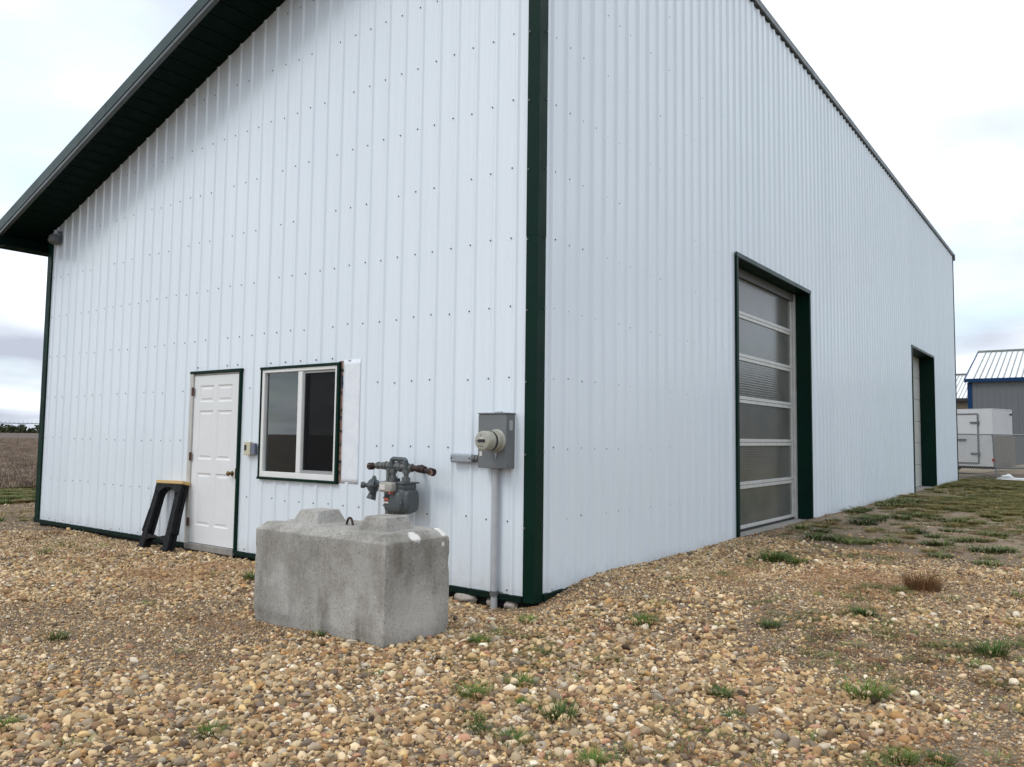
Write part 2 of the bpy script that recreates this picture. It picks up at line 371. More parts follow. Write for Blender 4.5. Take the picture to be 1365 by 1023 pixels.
# ------------------------------------------------------------------ ground
def axis_lines(lo, hi, step, far):
    core = list(np.arange(lo, hi+1e-6, step)); a = []; d = step; p = lo
    while p > -far: d *= 1.35; p -= d; a.append(p)
    b = []; d = step; p = hi
    while p < far: d *= 1.35; p += d; b.append(p)
    return np.array(a[::-1]+core+b)
gx = axis_lines(-16, 9, .2, 4500); gy = axis_lines(-8, 32, .2, 4500)
GX, GY = np.meshgrid(gx, gy); GZ = gh(GX, GY)
vs = np.stack([GX.ravel(), GY.ravel(), GZ.ravel()], 1); nx, ny = len(gx), len(gy)
ii = (np.arange(ny-1)[:, None]*nx+np.arange(nx-1)[None, :]).ravel()
fs = np.stack([ii, ii+1, ii+1+nx, ii+nx], 1)
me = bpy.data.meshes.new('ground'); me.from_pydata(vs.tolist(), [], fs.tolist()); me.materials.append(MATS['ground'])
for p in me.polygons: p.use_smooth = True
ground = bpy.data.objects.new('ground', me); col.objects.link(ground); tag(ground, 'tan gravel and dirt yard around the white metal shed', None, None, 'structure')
fb = MB(); fx = [-2600, -700, -200, -90, -50, -30, -24, -20, -17.5, -16]; fy = [-2600, -300, -80, -30, -10, 0, 10, 25, 60, 200, 700, 2600]
for i in range(len(fx)-1):
    for j in range(len(fy)-1):
        q = [(fx[i], fy[j]), (fx[i+1], fy[j]), (fx[i+1], fy[j+1]), (fx[i], fy[j+1])]
        fb.add([(x, y, (.06 if x < -16.1 else -.06)) for x, y in q], [(0, 1, 2, 3)])
field = fb.build('stubble_field', 'stubble_soil'); tag(field, 'brown harvested stubble field beyond the yard', None, None, 'structure')

# ------------------------------------------------------------------ the shed
shed = thing('metal_shed', 'tall white ribbed metal shed with dark green trim and a single-slope roof', 'building', (0, 0, 0))
RIB, R0 = .2286, .222
RH, RB, RT = .015, .029, .011
RH2, RB2, RT2 = .022, .038, .015
DOOR = (-5.085, -4.077, -.2, 2.07)           # openings as (u0, u1, z0, z1)
WIN = (-3.69, -2.415, .845, 2.06)
GD1 = (4.52, 7.77, -.2, 3.76)
GD2 = (16.55, 19.83, -.2, 3.76)
def profile(lo, hi, over=None, RH=RH, RB=RB, RT=RT):
    """points (u, offset) across one sheet, u counted away from the corner"""
    pts = {lo: 0.0, hi: 0.0}
    k0 = int(math.floor((lo-R0)/RIB))-1
    for k in range(k0, k0+8):
        c = R0+k*RIB
        for du, h in ((-RB, 0), (-RT, RH), (RT, RH), (RB, 0)): pts[round(c+du, 5)] = h
        for m in (1/3, 2/3):
            cm = c+RIB*m
            for du, h in ((-.012, 0), (-.005, .0011), (.005, .0011), (.012, 0)): pts[round(cm+du, 5)] = h
    r = sorted((u, h) for u, h in pts.items() if lo-1e-6 <= u <= hi+1e-6)
    if over is not None: r = [(u, h+.003*float(sstep(over-.05, over, u))) for u, h in r]
    return r
def sheet(mb, prof, place, ztop, openings, z0):
    """vertical quads for every strip of the profile, cut round the openings"""
    us = [p[0] for p in prof]; hs = [p[1] for p in prof]
    cuts = sorted({round(c, 5) for o in openings for c in (o[0], o[1]) if us[0] < c < us[-1]})
    allu = sorted(set(us) | set(cuts)); hh = np.interp(allu, us, hs)
    for a, b, ha, hb in zip(allu[:-1], allu[1:], hh[:-1], hh[1:]):
        if b-a < 1e-5: continue
        mid_ = (a+b)/2; holes = sorted((o[2], o[3]) for o in openings if o[0]-1e-6 < mid_ < o[1]+1e-6)
        z = z0; spans = []
        for h0, h1 in holes:
            if h0 > z: spans.append((z, h0))
            z = max(z, h1)
        spans.append((z, None))
        for s0, s1 in spans:
            mb.add([place(a, ha, s0), place(b, hb, s0), place(b, hb, ztop(b) if s1 is None else s1), place(a, ha, ztop(a) if s1 is None else s1)], [(0, 1, 2, 3)])
def core_wall(mb, breaks, place, ztop, openings, z0, d0, d1):
    for a, b in zip(breaks[:-1], breaks[1:]):
        mid_ = (a+b)/2; holes = sorted((o[2], o[3]) for o in openings if o[0] < mid_ < o[1]); z = z0; spans = []
        for h0, h1 in holes:
            if h0 > z: spans.append((z, h0))
            z = max(z, h1)
        spans.append((z, None))
        for s0, s1 in spans:
            ta, tb = (ztop(a), ztop(b)) if s1 is None else (s1, s1)
            mb.hexa([place(a, d0, s0), place(b, d0, s0), place(b, d1, s0), place(a, d1, s0)], [place(a, d0, ta), place(b, d0, tb), place(b, d1, tb), place(a, d1, ta)])
# front wall (along -x), u = distance from corner; outward is -y
fop = [(-o[1], -o[0], o[2], o[3]) for o in (DOOR, WIN)]
PATCH = (2.128, 2.44, .862, 2.078); fplace = lambda u, h, z: (-u, -h, z)
ftop = lambda u: ZR+.03-SL*u
front = MB(); core_wall(front, [.02, fop[1][0], fop[1][1], fop[0][0], fop[0][1], BW-.02], fplace, lambda u: ftop(u)-.02, fop, .03, -.02, -.14)
front = front.build('wall', 'inner_liner', shed); tag(front, 'gable end wall of vertical white ribbed sheets with door and window')
def seams(total):
    s = [.03]; k = 3
    while R0+k*RIB < total-.25: s.append(R0+k*RIB); k += 4
    return s+[total-.03]
def clad(parent, total, place, ztop, ops, rib=(RH, RB, RT)):
    ss = seams(total)
    for i, (a, b) in enumerate(zip(ss[:-1], ss[1:])):
        lo = a-(rib[1]+.002 if i else 0); hi = b+(rib[1]+.002 if i < len(ss)-2 else 0)
        m = MB(); sheet(m, profile(lo, hi, b if i < len(ss)-2 else None, *rib), place, ztop, ops, .012)
        m.build('wall_panel', 'white_cladding', parent, fix=False)
clad(front, BW, fplace, ftop, fop+[PATCH])
# long wall (along +y), outward is +x
rplace = lambda u, h, z: (h, u, z)
EAVE = 7.50
side = MB(); core_wall(side, [.16, GD1[0]-.02, GD1[1]+.02, GD2[0]-.02, GD2[1]+.02, BL-.02], rplace, lambda u: EAVE-.02, [(GD1[0]-.02, GD1[1]+.02, -.2, GD1[3]+.02), (GD2[0]-.02, GD2[1]+.02, -.2, GD2[3]+.02)], .03, -.02, -.14)
side = side.build('wall', 'inner_liner', shed); tag(side, 'long eave wall of vertical white ribbed sheets with two overhead doors')
clad(side, BL, rplace, lambda u: EAVE, [GD1, GD2], (RH2, RB2, RT2))
m = MB(); core_wall(m, [.15, BL-.02], lambda u, h, z: (-BW-h, u, z), lambda u: ZR-SL*BW, [], .03, -.02, -.14); m.build('wall', 'inner_liner', shed)
m = MB(); core_wall(m, [.02, BW-.02], lambda u, h, z: (-u, BL+h, z), lambda u: ftop(u)-.04, [], .03, -.02, -.14); m.build('wall', 'inner_liner', shed)
m = MB(); m.box(-BW+.15, -.15, .15, BL-.15, -.15, .04); m.build('floor_slab', 'interior_floor', shed)
# screws in rows on both faces: too small to pick apart
def screws(parent, total, face, ztop, ops):
    m = MB(); rs = random.Random(3)
    for row in range(-3, 10):
        z = 1.84+.606*row
        for k in range(int((total-.35)/RIB)+1):
            u = .2705+k*RIB
            if z > ztop(u)-.12 or any(o[0]-.03 < u < o[1]+.03 and o[2] < z < o[3]+.03 for o in ops): continue
            if rs.random() < (.55 if k % 4 == 3 else .05) or (row == -3 and rs.random() < .2): continue
            uu = u+rs.uniform(-.008, .008); zz = (z if row > -3 else .045)+rs.uniform(-.010, .010)
            a = face(uu, .0005, zz); b = face(uu, .003, zz); c = face(uu, .0085, zz)
            m.tube(a, b, .0078, 7); m.tube(b, c, .0052, 6)
        for k in range(3): pass
    for o in ops:                      # screws along the heads of the openings
        for k in range(5 if .6 < o[1]-o[0] < 2 else 0):
            u = o[0]+(o[1]-o[0])*(k+.5)/5; m.tube(face(u, .0005, o[3]+.05), face(u, .008, o[3]+.05), .0085, 7)
    o = m.build('screws', 'screw_dark', parent); o['kind'] = 'stuff'
screws(front, BW, fplace, lambda u: ftop(u)-.02, fop+[PATCH])
screws(side, BL, rplace, lambda u: EAVE, [GD1, GD2])
# corner trims
def corner(x, y, sx_, sy_, w1, w2, z0, z1, top1=None, name='corner_trim'):
    """L-shaped angle; sx_, sy_ point outwards"""
    o = .024; i = -.003; tx, ty = x+sx_*o, y+sy_*o
    poly = [(tx, ty), (tx-sx_*(w1+o), ty), (tx-sx_*(w1+o), y+sy_*i), (x+sx_*i, y+sy_*i), (x+sx_*i, y-sy_*w2), (tx, y-sy_*w2)]
    m = MB(); m.prism([(a, b, z0) for a, b in poly], (0, 0, z1-z0)); return m.build(name, 'green_trim', shed, bevel=.004)
corner(0, 0, 1, -1, .093, .105, -.03, 3.05)
m_ = corner(0, 0, 1, -1, .097, .109, 3.03, 7.46); m_.location = (.0016, -.0016, 0)
corner(-BW, 0, -1, -1, .11, .10, .0, 4.36)
corner(0, BL, 1, 1, .09, .06, .0, 7.48)
# screws up the corner trim
m = MB()
for row in range(-2, 9):
    z = 1.84+.606*row-.05; m.tube((-.075, -.026, z), (-.075, -.034, z), .009, 8); m.tube((.026, .085, z+.02), (.034, .085, z+.02), .009, 8)
o = m.build('screws', 'screw_dark', shed); o['kind'] = 'stuff'
# base trim along the foot of the walls
m = MB(); m.box(-BW-.01, DOOR[0], -.034, .0, -.035, .016); m.build('base_trim', 'green_base_trim', shed, bevel=.003)
m = MB(); m.box(DOOR[1], -.10, -.034, .0, -.035, .016); m.build('base_trim', 'green_base_trim', shed, bevel=.003)
for a, b in ((.11, GD1[0]-.04), (GD1[1]+.04, GD2[0]-.04), (GD2[1]+.04, BL-.07)):
    m = MB(); m.box(0, .034, a, b, -.035, .032); m.build('base_trim', 'green_base_trim', shed, bevel=.003)
# footings below the trim; the gable one is black to paint the gap's shade
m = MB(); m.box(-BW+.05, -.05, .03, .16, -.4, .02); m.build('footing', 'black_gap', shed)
m = MB(); m.box(-.16, -.03, .2, BL-.1, -.4, .02); m.build('footing', 'apron_concrete', shed)

# roof
OV = .61
roof = MB()
zt = lambda x: ZR+SL*x
rx0, rx1 = -9.40, .035
roof.hexa([(rx0, -OV, zt(rx0)+.10), (rx1, -OV, zt(rx1)+.10), (rx1, BL+OV*.2, zt(rx1)+.10), (rx0, BL+OV*.2, zt(rx0)+.10)],
          [(rx0, -OV, zt(rx0)+.17), (rx1, -OV, zt(rx1)+.17), (rx1, BL+OV*.2, zt(rx1)+.17), (rx0, BL+OV*.2, zt(rx0)+.17)])
roof = roof.build('roof', 'roof_metal', shed)
def sloped(name, x0, x1, y0, y1, zlo, zhi, mat, bevel=.003):
    m = MB(); m.hexa([(x0, y0, zt(x0)+zlo), (x1, y0, zt(x1)+zlo), (x1, y1, zt(x1)+zlo), (x0, y1, zt(x0)+zlo)], [(x0, y0, zt(x0)+zhi), (x1, y0, zt(x1)+zhi), (x1, y1, zt(x1)+zhi), (x0, y1, zt(x0)+zhi)])
    return m.build(name, mat, roof, bevel=bevel)
nf = 3; L_ = rx1-rx0
for i in range(nf):
    a = rx0-.02+(L_+.04)*i/nf; b = rx0-.02+(L_+.04)*(i+1)/nf
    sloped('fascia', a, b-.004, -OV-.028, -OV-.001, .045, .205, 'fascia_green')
    sloped('drip_edge', a, b-.004, -OV-.022, -OV+.03, -.008, .038, 'drip_metal')
# soffit boards: one mesh, copied up the slope
BO = .203; nb = int(L_/BO)
m = MB(); a = rx0
m.hexa([(a+.006, -OV+.03, zt(a+.006)), (a+BO-.006, -OV+.03, zt(a+BO-.006)), (a+BO-.006, -.004, zt(a+BO-.006)), (a+.006, -.004, zt(a+.006))],
       [(a+.006, -OV+.03, zt(a+.006)+.02), (a+BO-.006, -OV+.03, zt(a+BO-.006)+.02), (a+BO-.006, -.004, zt(a+BO-.006)+.02), (a+.006, -.004, zt(a+.006)+.02)])
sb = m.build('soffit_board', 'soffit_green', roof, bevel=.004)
for i in range(1, nb):
    c = sb.copy(); col.objects.link(c); c.location = (BO*i, 0, SL*BO*i)
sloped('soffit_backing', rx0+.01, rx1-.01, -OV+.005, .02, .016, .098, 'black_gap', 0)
# fascia and boxed return of the low eave
m = MB(); m.box(rx0-.03, rx0-.002, -OV-.02, BL+.1, zt(-9.4)-.20, zt(-9.4)+.17); m.build('eave_fascia', 'soffit_green', roof, bevel=.003)
m = MB(); m.box(rx0, -BW-.026, -OV-.018, BL+.1, zt(-9.4)-.198, zt(-9.4)-.18); m.build('eave_soffit', 'soffit_green', roof)
# high eave trim along the long wall
for i in range(8):
    a = -OV*.9+(BL+OV)*i/8; b = -OV*.9+(BL+OV)*(i+1)/8
    m = MB(); m.box(-.02, .052, a+.002, b, EAVE+.02, EAVE+.125); m.build('eave_trim', 'drip_metal', roof, bevel=.006)
m = MB(); m.box(-.06, -.004, -.02, BL, EAVE-.10, EAVE+.019); m.build('eave_gap_shade', 'black_gap', roof)  # black strip added as the rib shadows in the gap under the trim
m = MB(); m.box(-.1, .07, BL+.0, BL+.16, EAVE-.10, EAVE+.10); m.build('eave_end', 'lamp_grey', roof, bevel=.01)

# ---- six-panel entry door
dr = part_empty('entry_door', shed, (-4.58, 0, 0)); tag(dr, 'white six-panel entry door with brass knob and dark green surround')
x0, x1, zT = DOOR[0], DOOR[1], DOOR[3]
m = MB(); m.box(x0-.012, x1+.018, -.036, .06, zT-.028, zT+.004); m.build('head_trim', 'green_trim', dr, bevel=.003)
m = MB(); m.box(x1-.022, x1+.008, -.034, .06, .0, zT-.029); m.build('side_trim', 'green_trim', dr, bevel=.003)
m = MB(); m.box(x0-.010, x0+.058, -.032, .10, -.03, zT-.029); m.build('jamb', 'jamb_offwhite', dr, bevel=.004)
m = MB(); m.box(x1-.050, x1-.0225, -.014, .10, .0, zT-.029); m.build('jamb', 'jamb_offwhite', dr, bevel=.004)
m = MB(); m.box(x0+.058, x1-.050, -.006, .10, zT-.052, zT-.0285); m.build('jamb', 'jamb_offwhite', dr, bevel=.002)
m = MB(); m.box(x0+.02, x1-.02, -.045, .12, -.045, .028); m.build('threshold', 'threshold_grey', dr, bevel=.006)
sx0, sx1, sz0, sz1 = x0+.062, x1-.053, .034, zT-.055
def panel_door(cells):
    """slab face with sunk, re-raised panels"""
    m = MB(); us = sorted({sx0, sx1} | {c for a in cells for c in a[:2]}); zs = sorted({sz0, sz1} | {c for a in cells for c in a[2:]})
    yf = -.012
    for a, b in zip(us[:-1], us[1:]):
        for c, d in zip(zs[:-1], zs[1:]):
            if not any(q[0] <= a and b <= q[1] and q[2] <= c and d <= q[3] for q in cells): m.add([(a, yf, c), (b, yf, c), (b, yf, d), (a, yf, d)], [(0, 1, 2, 3)])
    m.box(sx0, sx1, yf+.010, .035, sz0, sz1)
    for a, b in ((sx0, sx0), (sx1, sx1)): m.add([(a, yf, sz0), (a, yf+.01, sz0), (a, yf+.01, sz1), (a, yf, sz1)], [(0, 1, 2, 3)])
    for z in (sz0, sz1): m.add([(sx0, yf, z), (sx1, yf, z), (sx1, yf+.01, z), (sx0, yf+.01, z)], [(0, 1, 2, 3)])
    return m
def panel_cell(a, b, c, d):
    m = MB(); rings = [(0, -.012), (.016, -.0035), (.030, -.0035), (.046, -.0095)]; vs = []
    for ins, y in rings: vs += [(a+ins, y, c+ins), (b-ins, y, c+ins), (b-ins, y, d-ins), (a+ins, y, d-ins)]
    fs = [(12, 13, 14, 15)]
    for k in range(3):
        for i in range(4): fs.append((4*k+i, 4*k+(i+1) % 4, 4*k+4+(i+1) % 4, 4*k+4+i))
    m.add(vs, fs); return m
wd = sx1-sx0; cs_ = []
for a, b in ((sx0+.115*wd/.89, sx0+.405*wd/.89), (sx1-.405*wd/.89, sx1-.115*wd/.89)):
    for c, d in ((1.70, 1.90), (1.02, 1.60), (.24, .86)): cs_.append((a, b, c, d))
slab = panel_door(cs_).build('door_slab', 'door_white', dr, fix=False)
for c in cs_: panel_cell(*c).build('door_panel', 'door_white', dr, fix=False)
for z in (1.83, 1.05, .27):
    m = MB(); m.tube((sx0-.006, -.030, z-.05), (sx0-.006, -.030, z+.05), .010, 10); m.box(sx0-.03, sx0+.02, -.0345, -.0325, z-.05, z+.05); m.build('hinge', 'hinge_bronze', dr)
kx, kz = sx1-.062, .875
m = MB(); m.lathe((kx, -.012, kz), (0, -1, 0), [(0, .032), (.006, .032), (.010, .014), (.034, .012), (.040, .022), (.052, .028), (.064, .025), (.070, .012)], 20); m.build('door_knob', 'brass', dr, smooth=True)
m = MB(); m.box(sx1-.004, sx1+.002, -.02, -.012, kz-.06, kz+.06); m.build('strike_plate', 'brass', dr)

# ---- sliding window
wn = part_empty('sliding_window', shed, (-3.05, 0, .845)); tag(wn, 'white vinyl sliding window with one dark screened half and green surround')
x0, x1, z0, z1 = WIN
for nm, b in (('head_trim', (x0-.016, x1+.016, -.040, .05, z1-.022, z1+.005)), ('sill_trim', (x0-.016, x1+.016, -.040, .05, z0-.010, z0+.016)), ('side_trim', (x0-.006, x0+.014, -.036, .05, z0+.0165, z1-.0225)), ('side_trim', (x1-.020, x1+.014, -.036, .05, z0+.0165, z1-.0225))):
    m = MB(); m.box(*b); m.build(nm, 'green_trim', wn, bevel=.003)
fx0, fx1, fz0, fz1 = x0+.0145, x1-.0205, z0+.017, z1-.023
for b in ((fx0, fx0+.042, -.026, .05, fz0, fz1), (fx1-.034, fx1, -.026, .05, fz0, fz1), (fx0+.0425, fx1-.0345, -.026, .05, fz0, fz0+.060), (fx0+.0425, fx1-.0345, -.026, .05, fz1-.036, fz1)):
    m = MB(); m.box(*b); m.build('window_frame', 'vinyl_white', wn, bevel=.004)
mx0 = -3.065; m = MB(); m.box(mx0, mx0+.078, -.018, .05, fz0+.0605, fz1-.0365); m.build('meeting_stile', 'vinyl_white', wn, bevel=.004)
m = MB(); m.box(mx0+.030, mx0+.074, -.024, -.0185, fz0+.07, fz1-.05); m.build('sash_pull', 'vinyl_white', wn, bevel=.003)
px0 = fx0+.043
m = MB(); m.box(px0, px0+.022, -.004, .03, fz0+.061, fz1-.037); m.box(mx0-.010, mx0-.0005, -.004, .03, fz0+.061, fz1-.037); m.build('sash', 'screen_frame', wn)
m = MB(); m.box(px0+.022, mx0-.0105, .008, .013, fz0+.061, fz1-.037); m.build('window_pane', 'window_glass', wn)
m = MB(); m.box(mx0+.079, fx1-.035, .026, .031, fz0+.061, fz1-.037); m.build('window_pane', 'window_glass', wn)
ax0, ax1, az0, az1 = mx0+.079, fx1-.035, fz0+.061, fz1-.037
m = MB(); m.box(ax0, ax0+.026, -.012, .004, az0, az1); m.box(ax1-.010, ax1, -.012, .004, az0, az1); m.box(ax0+.026, ax1-.010, -.012, .004, az0, az0+.034); m.box(ax0+.026, ax1-.010, -.012, .004, az1-.026, az1); m.build('screen_frame', 'screen_frame', wn)
m = MB(); m.box(ax0+.024, ax1-.008, -.004, -.0025, az0+.03, az1-.02); m.build('insect_screen', 'insect_screen', wn)
# pale blind seen behind the fixed pane
m = MB(); m.box(px0+.03, px0+.20, .10, .115, fz0+.03, fz1+.0); m.build('curtain', 'jamb_offwhite', wn)
# white flashing patch and the ragged strip between it and the window
m = MB(); xs = np.linspace(-2.372, -2.116, 9); zs = np.linspace(.848, 2.088, 25); pr = random.Random(5); grid = []
for k, z in enumerate(zs):
    for i, x in enumerate(xs): grid.append((x+(pr.uniform(-.008, .008) if i == 0 else 0), -.0035-pr.uniform(0, .0012), z))
nxx = len(xs); m.add(grid, [(k*nxx+i, k*nxx+i+1, (k+1)*nxx+i+1, (k+1)*nxx+i) for k in range(len(zs)-1) for i in range(nxx-1)])
o = m.build('flashing_patch', 'patch_white', shed, smooth=True, fix=False); tag(o, 'flat crinkled white metal patch filling the gap beside the window')
sm_ = o.modifiers.new('thick', 'SOLIDIFY'); sm_.thickness = .0015; sm_.offset = 0
m = MB(); m.box(-2.402, -2.371, -.006, .02, .85, 2.078)
m.build('gap_strip', 'housewrap', shed)
m = MB()
for k in range(9):
    z = .93+k*.132+pr.uniform(-.03, .03); m.box(-2.392+pr.uniform(-.004, .004), -2.372+pr.uniform(-.004, .008), -.012, -.0065, z, z+pr.uniform(.015, .05))
o = m.build('gap_debris', 'dark_plastic', shed); o['kind'] = 'stuff'
m = MB(); m.box(-2.385, -2.372, -.013, -.0065, 1.80, 1.93); m.build('gap_tape', 'blue_trim', shed)

# ---- overhead doors
def reveal(g, dep, name, label):
    e = part_empty(name, shed, (0, (g[0]+g[1])/2, .05)); tag(e, label)
    a, b, zt_ = g[0], g[1], g[3]
    m = MB(); m.box(-dep-.06, .012, a+.004, a+.022, .0, zt_-.03); m.build('reveal_lining', 'green_trim', e)
    m = MB(); m.box(-dep-.06, .012, b-.022, b-.004, .0, zt_-.03); m.build('reveal_lining', 'green_trim', e)
    m = MB(); m.box(-dep-.06, .012, a+.0225, b-.0225, zt_-.030, zt_-.012); m.build('reveal_lining', 'green_trim', e)
    for nm, bx in (('side_trim', (.0125, .036, a-.012, a+.052, .0, zt_-.041)), ('side_trim', (.0125, .036, b-.030, b+.030, .0, zt_-.041)), ('head_trim', (.0125, .042, a-.016, b+.034, zt_-.040, zt_+.022))):
        m = MB(); m.box(*bx); m.build(nm, 'fascia_green' if nm == 'head_trim' else 'green_trim', e, bevel=.003)
    return e
g1 = reveal(GD1, .24, 'glazed_overhead_door', 'aluminium sectional overhead door glazed with six tall rows of translucent fluted panes')
a, b = GD1[0]+.024, GD1[1]-.024; xd = -.24
SH = (3.68-.10)/6
for (u0, u1) in ((a, a+.09), (b-.09, b)):
    m = MB(); m.box(xd-.02, xd+.045, u0, u1, .07, 3.728); m.build('door_track', 'aluminium', g1, bevel=.004)
m = MB(); m.box(xd-.02, xd+.04, a+.0905, b-.0905, 3.60, 3.725); m.build('door_header', 'lamp_grey', g1, bevel=.004)
for i in range(6):
    z0 = .105+i*SH; z1 = z0+SH-.006
    da, db = a+.105, b-.105
    for bx in ((xd-.03, xd+.012, da, da+.075, z0, z1), (xd-.03, xd+.012, db-.075, db, z0, z1)):
        m = MB(); m.box(*bx); m.build('stile', 'aluminium', g1, bevel=.003)
    m = MB(); m.box(xd-.03, xd+.014, da+.0755, db-.0755, z0, z0+.045); m.build('rail', 'aluminium', g1, bevel=.003)
    m = MB(); m.box(xd-.03, xd+.014, da+.0755, db-.0755, z1-.045, z1); m.build('rail', 'aluminium', g1, bevel=.003)
    m = MB(); m.box(xd-.012, xd-.003, da+.0755, db-.0755, z0+.0455, z1-.0455); m.build('fluted_pane', 'twinwall_pane', g1)
m = MB(); m.box(xd-.03, xd+.02, a+.105, b-.105, .072, .1045); m.build('bottom_seal', 'dark_plastic', g1)
m = MB(); m.hexa([(-.5, a, -.25), (.055, a-.01, -.25), (.055, b+.01, -.25), (-.5, b, -.25)], [(-.5, a, .075), (.055, a-.01, .062), (.055, b+.01, .062), (-.5, b, .075)]); m.build('concrete_sill', 'apron_concrete', g1, bevel=.012)
g2 = reveal(GD2, .35, 'sectional_overhead_door', 'plain pale sectional overhead door set back in a dark green reveal')
a, b = GD2[0]+.024, GD2[1]-.024; xd = -.35
for i in range(6):
    z0 = .09+i*.61; m = MB(); m.box(xd-.04, xd, a, b, z0, z0+.602); m.build('door_section', 'sectional_white', g2, bevel=.006)
m = MB(); m.hexa([(-.6, a, -.25), (.06, a-.01, -.25), (.06, b+.01, -.25), (-.6, b, -.25)], [(-.6, a, .085), (.06, a-.01, .075), (.06, b+.01, .075), (-.6, b, .085)]); m.build('concrete_sill', 'apron_concrete', g2, bevel=.012)

# ------------------------------------------------------------------ things on and by the gable wall
# keypad
kp = thing('keypad', 'small cream keypad box mounted between the entry door and the window', 'keypad', (-3.86, -.02, 1.16))
m = MB(); m.box(-3.925, -3.812, -.062, -.016, 1.092, 1.24); m.build('housing', 'cream_plastic', kp, bevel=.006)
m = MB(); m.box(-3.908, -3.872, -.0655, -.0625, 1.145, 1.205); m.build('display', 'dark_plastic', kp)
m = MB(); m.box(-3.8115, -3.738, -.052, -.016, 1.095, 1.225); m.build('side_cover', 'blue_grey_plastic', kp, bevel=.005)
# electric meter
em = thing('electric_meter', 'grey electric meter box with round cream meter on the gable wall by the corner', 'electric meter', (-.35, -.02, 1.06))
m = MB(); m.box(-.497, -.199, -.128, -.006, 1.065, 1.520); m.build('enclosure', 'meter_box_grey', em, bevel=.005)
m = MB(); m.box(-.503, -.193, -.136, -.003, 1.5205, 1.532); m.build('rain_lid', 'meter_box_grey', em, bevel=.004)
m = MB(); m.box(-.388, -.318, -.05, -.02, 1.5325, 1.544); m.build('knockout_hub', 'galvanised', em, bevel=.003)
m = MB(); m.box(-.501, -.497, -.125, -.02, 1.07, 1.515); m.build('side_flange', 'meter_box_grey', em)
c0 = Vector((-.300, -.128, 1.295))
m = MB(); m.lathe(c0, (0, -1, 0), [(0, .098), (.012, .098), (.020, .088)], 32); m.build('socket_ring', 'index_beige', em, smooth=True)
mt = MB(); mt.lathe(c0+Vector((0, -.020, 0)), (0, -1, 0), [(0, .084), (.060, .083), (.066, .079), (.086, .079), (.090, .083), (.165, .081), (.177, .074), (.181, .062)], 36); mt = mt.build('meter_body', 'meter_glass_cream', em, smooth=True)
m = MB(); m.lathe(c0+Vector((0, -.086, 0)), (0, -1, 0), [(0, .0832), (.024, .0832)], 36); m.build('meter_band', 'dark_plastic', mt, smooth=True)
yf = c0.y-.0205-.181
m = MB(); m.box(c0.x-.038, c0.x+.036, yf-.002, yf+.001, c0.z-.012, c0.z+.012); m.build('display', 'dark_plastic', mt)
m = MB(); m.box(c0.x-.024, c0.x+.020, yf-.0015, yf+.001, c0.z+.018, c0.z+.028); m.build('dial_label', 'label_white', mt)
for dx, dz in ((-.03, -.04), (-.012, -.044), (.012, -.046), (-.045, .0), (-.01, .048)):
    m = MB(); m.box(c0.x+dx-.004, c0.x+dx+.005, yf-.0012, yf+.001, c0.z+dz-.004, c0.z+dz+.004); m.build('dial_mark', 'dark_plastic', mt)
m = MB(); m.tube((-.303, -.134, 1.200), (-.303, -.134, 1.150), .006, 8); m.box(-.315, -.291, -.138, -.129, 1.172, 1.205); m.build('seal_latch', 'galvanised', em)
m = MB(); m.box(-.1985, -.1965, -.088, -.044, 1.385, 1.468); m.build('rating_label', 'label_silver', em)
m = MB(); m.box(-.482, -.455, -.1305, -.1285, 1.165, 1.205); m.build('warning_label', 'label_white', em)
cn = MB(); cn.tube((-.372, -.042, 1.064), (-.372, -.042, -.25), .0285, 20); cn = cn.build('conduit', 'conduit_grey', em, smooth=True)
m = MB(); m.tube((-.372, -.042, 1.064), (-.372, -.042, 1.030), .036, 18); m.build('coupling', 'conduit_grey', cn, smooth=True)
m = MB(); m.tube((-.372, -.042, .035), (-.372, -.042, -.005), .037, 18); m.box(-.425, -.30, -.030, -.018, .0, .028); m.build('strap', 'lamp_grey', cn, smooth=True)
# junction box on its own nipple
jb = thing('junction_box', 'flat pale grey metal wiring box joined to the side of the electric meter', 'junction box', (-.74, -.02, 1.14))
m = MB(); m.box(-.868, -.622, -.070, -.016, 1.098, 1.178); m.build('housing', 'galvanised', jb, bevel=.016, seg=4)
for x in (-.848, -.642):
    m = MB(); m.tube((x, -.070, 1.138), (x, -.075, 1.138), .007, 8); m.build('cover_screw', 'dark_plastic', jb)
m = MB(); m.lathe((-.6215, -.045, 1.138), (1, 0, 0), [(0, .024), (.014, .024), (.016, .032), (.03, .032), (.034, .024), (.05, .024), (.054, .034), (.07, .034), (.075, .024), (.1215, .024)], 18); m.build('nipple', 'lamp_grey', jb, smooth=True)
# gas meter
gm = thing('gas_meter', 'grey gas meter with rusty pipework standing off the gable wall behind the block', 'gas meter', (-1.40, -.2, 0))
y0 = -.20
def P(x, y, z): return Vector((x, y, z))
pipe = MB(); pipe.path([P(-1.735, y0, 1.040), P(-1.55, y0, 1.052), P(-1.35, y0, 1.048), P(-1.10, y0, 1.030), P(-.945, y0, 1.012)], .024, 14)
pipe.tube(P(-1.745, y0-.012, 1.040), P(-1.70, y0, 1.042), .034, 14); pipe.tube(P(-.985, y0, 1.018), P(-.932, y0-.010, 1.010), .034, 14)
pipe.tube(P(-1.24, y0, 1.038), P(-1.24, 0.01, 1.030), .024, 12)
pipe.ball(P(-1.085, y0, 1.036), .038, 12, 8); pipe.tube(P(-1.13, y0, 1.036), P(-1.04, y0, 1.028), .034, 8)
pipe = pipe.build('manifold_pipe', 'rusty_pipe', gm, smooth=True)
m = MB(); m.lathe(P(-1.735, y0-.033, 1.040), (0, -1, 0), [(0, .022), (.004, .022)], 12); m.build('pipe_end', 'label_white', pipe)
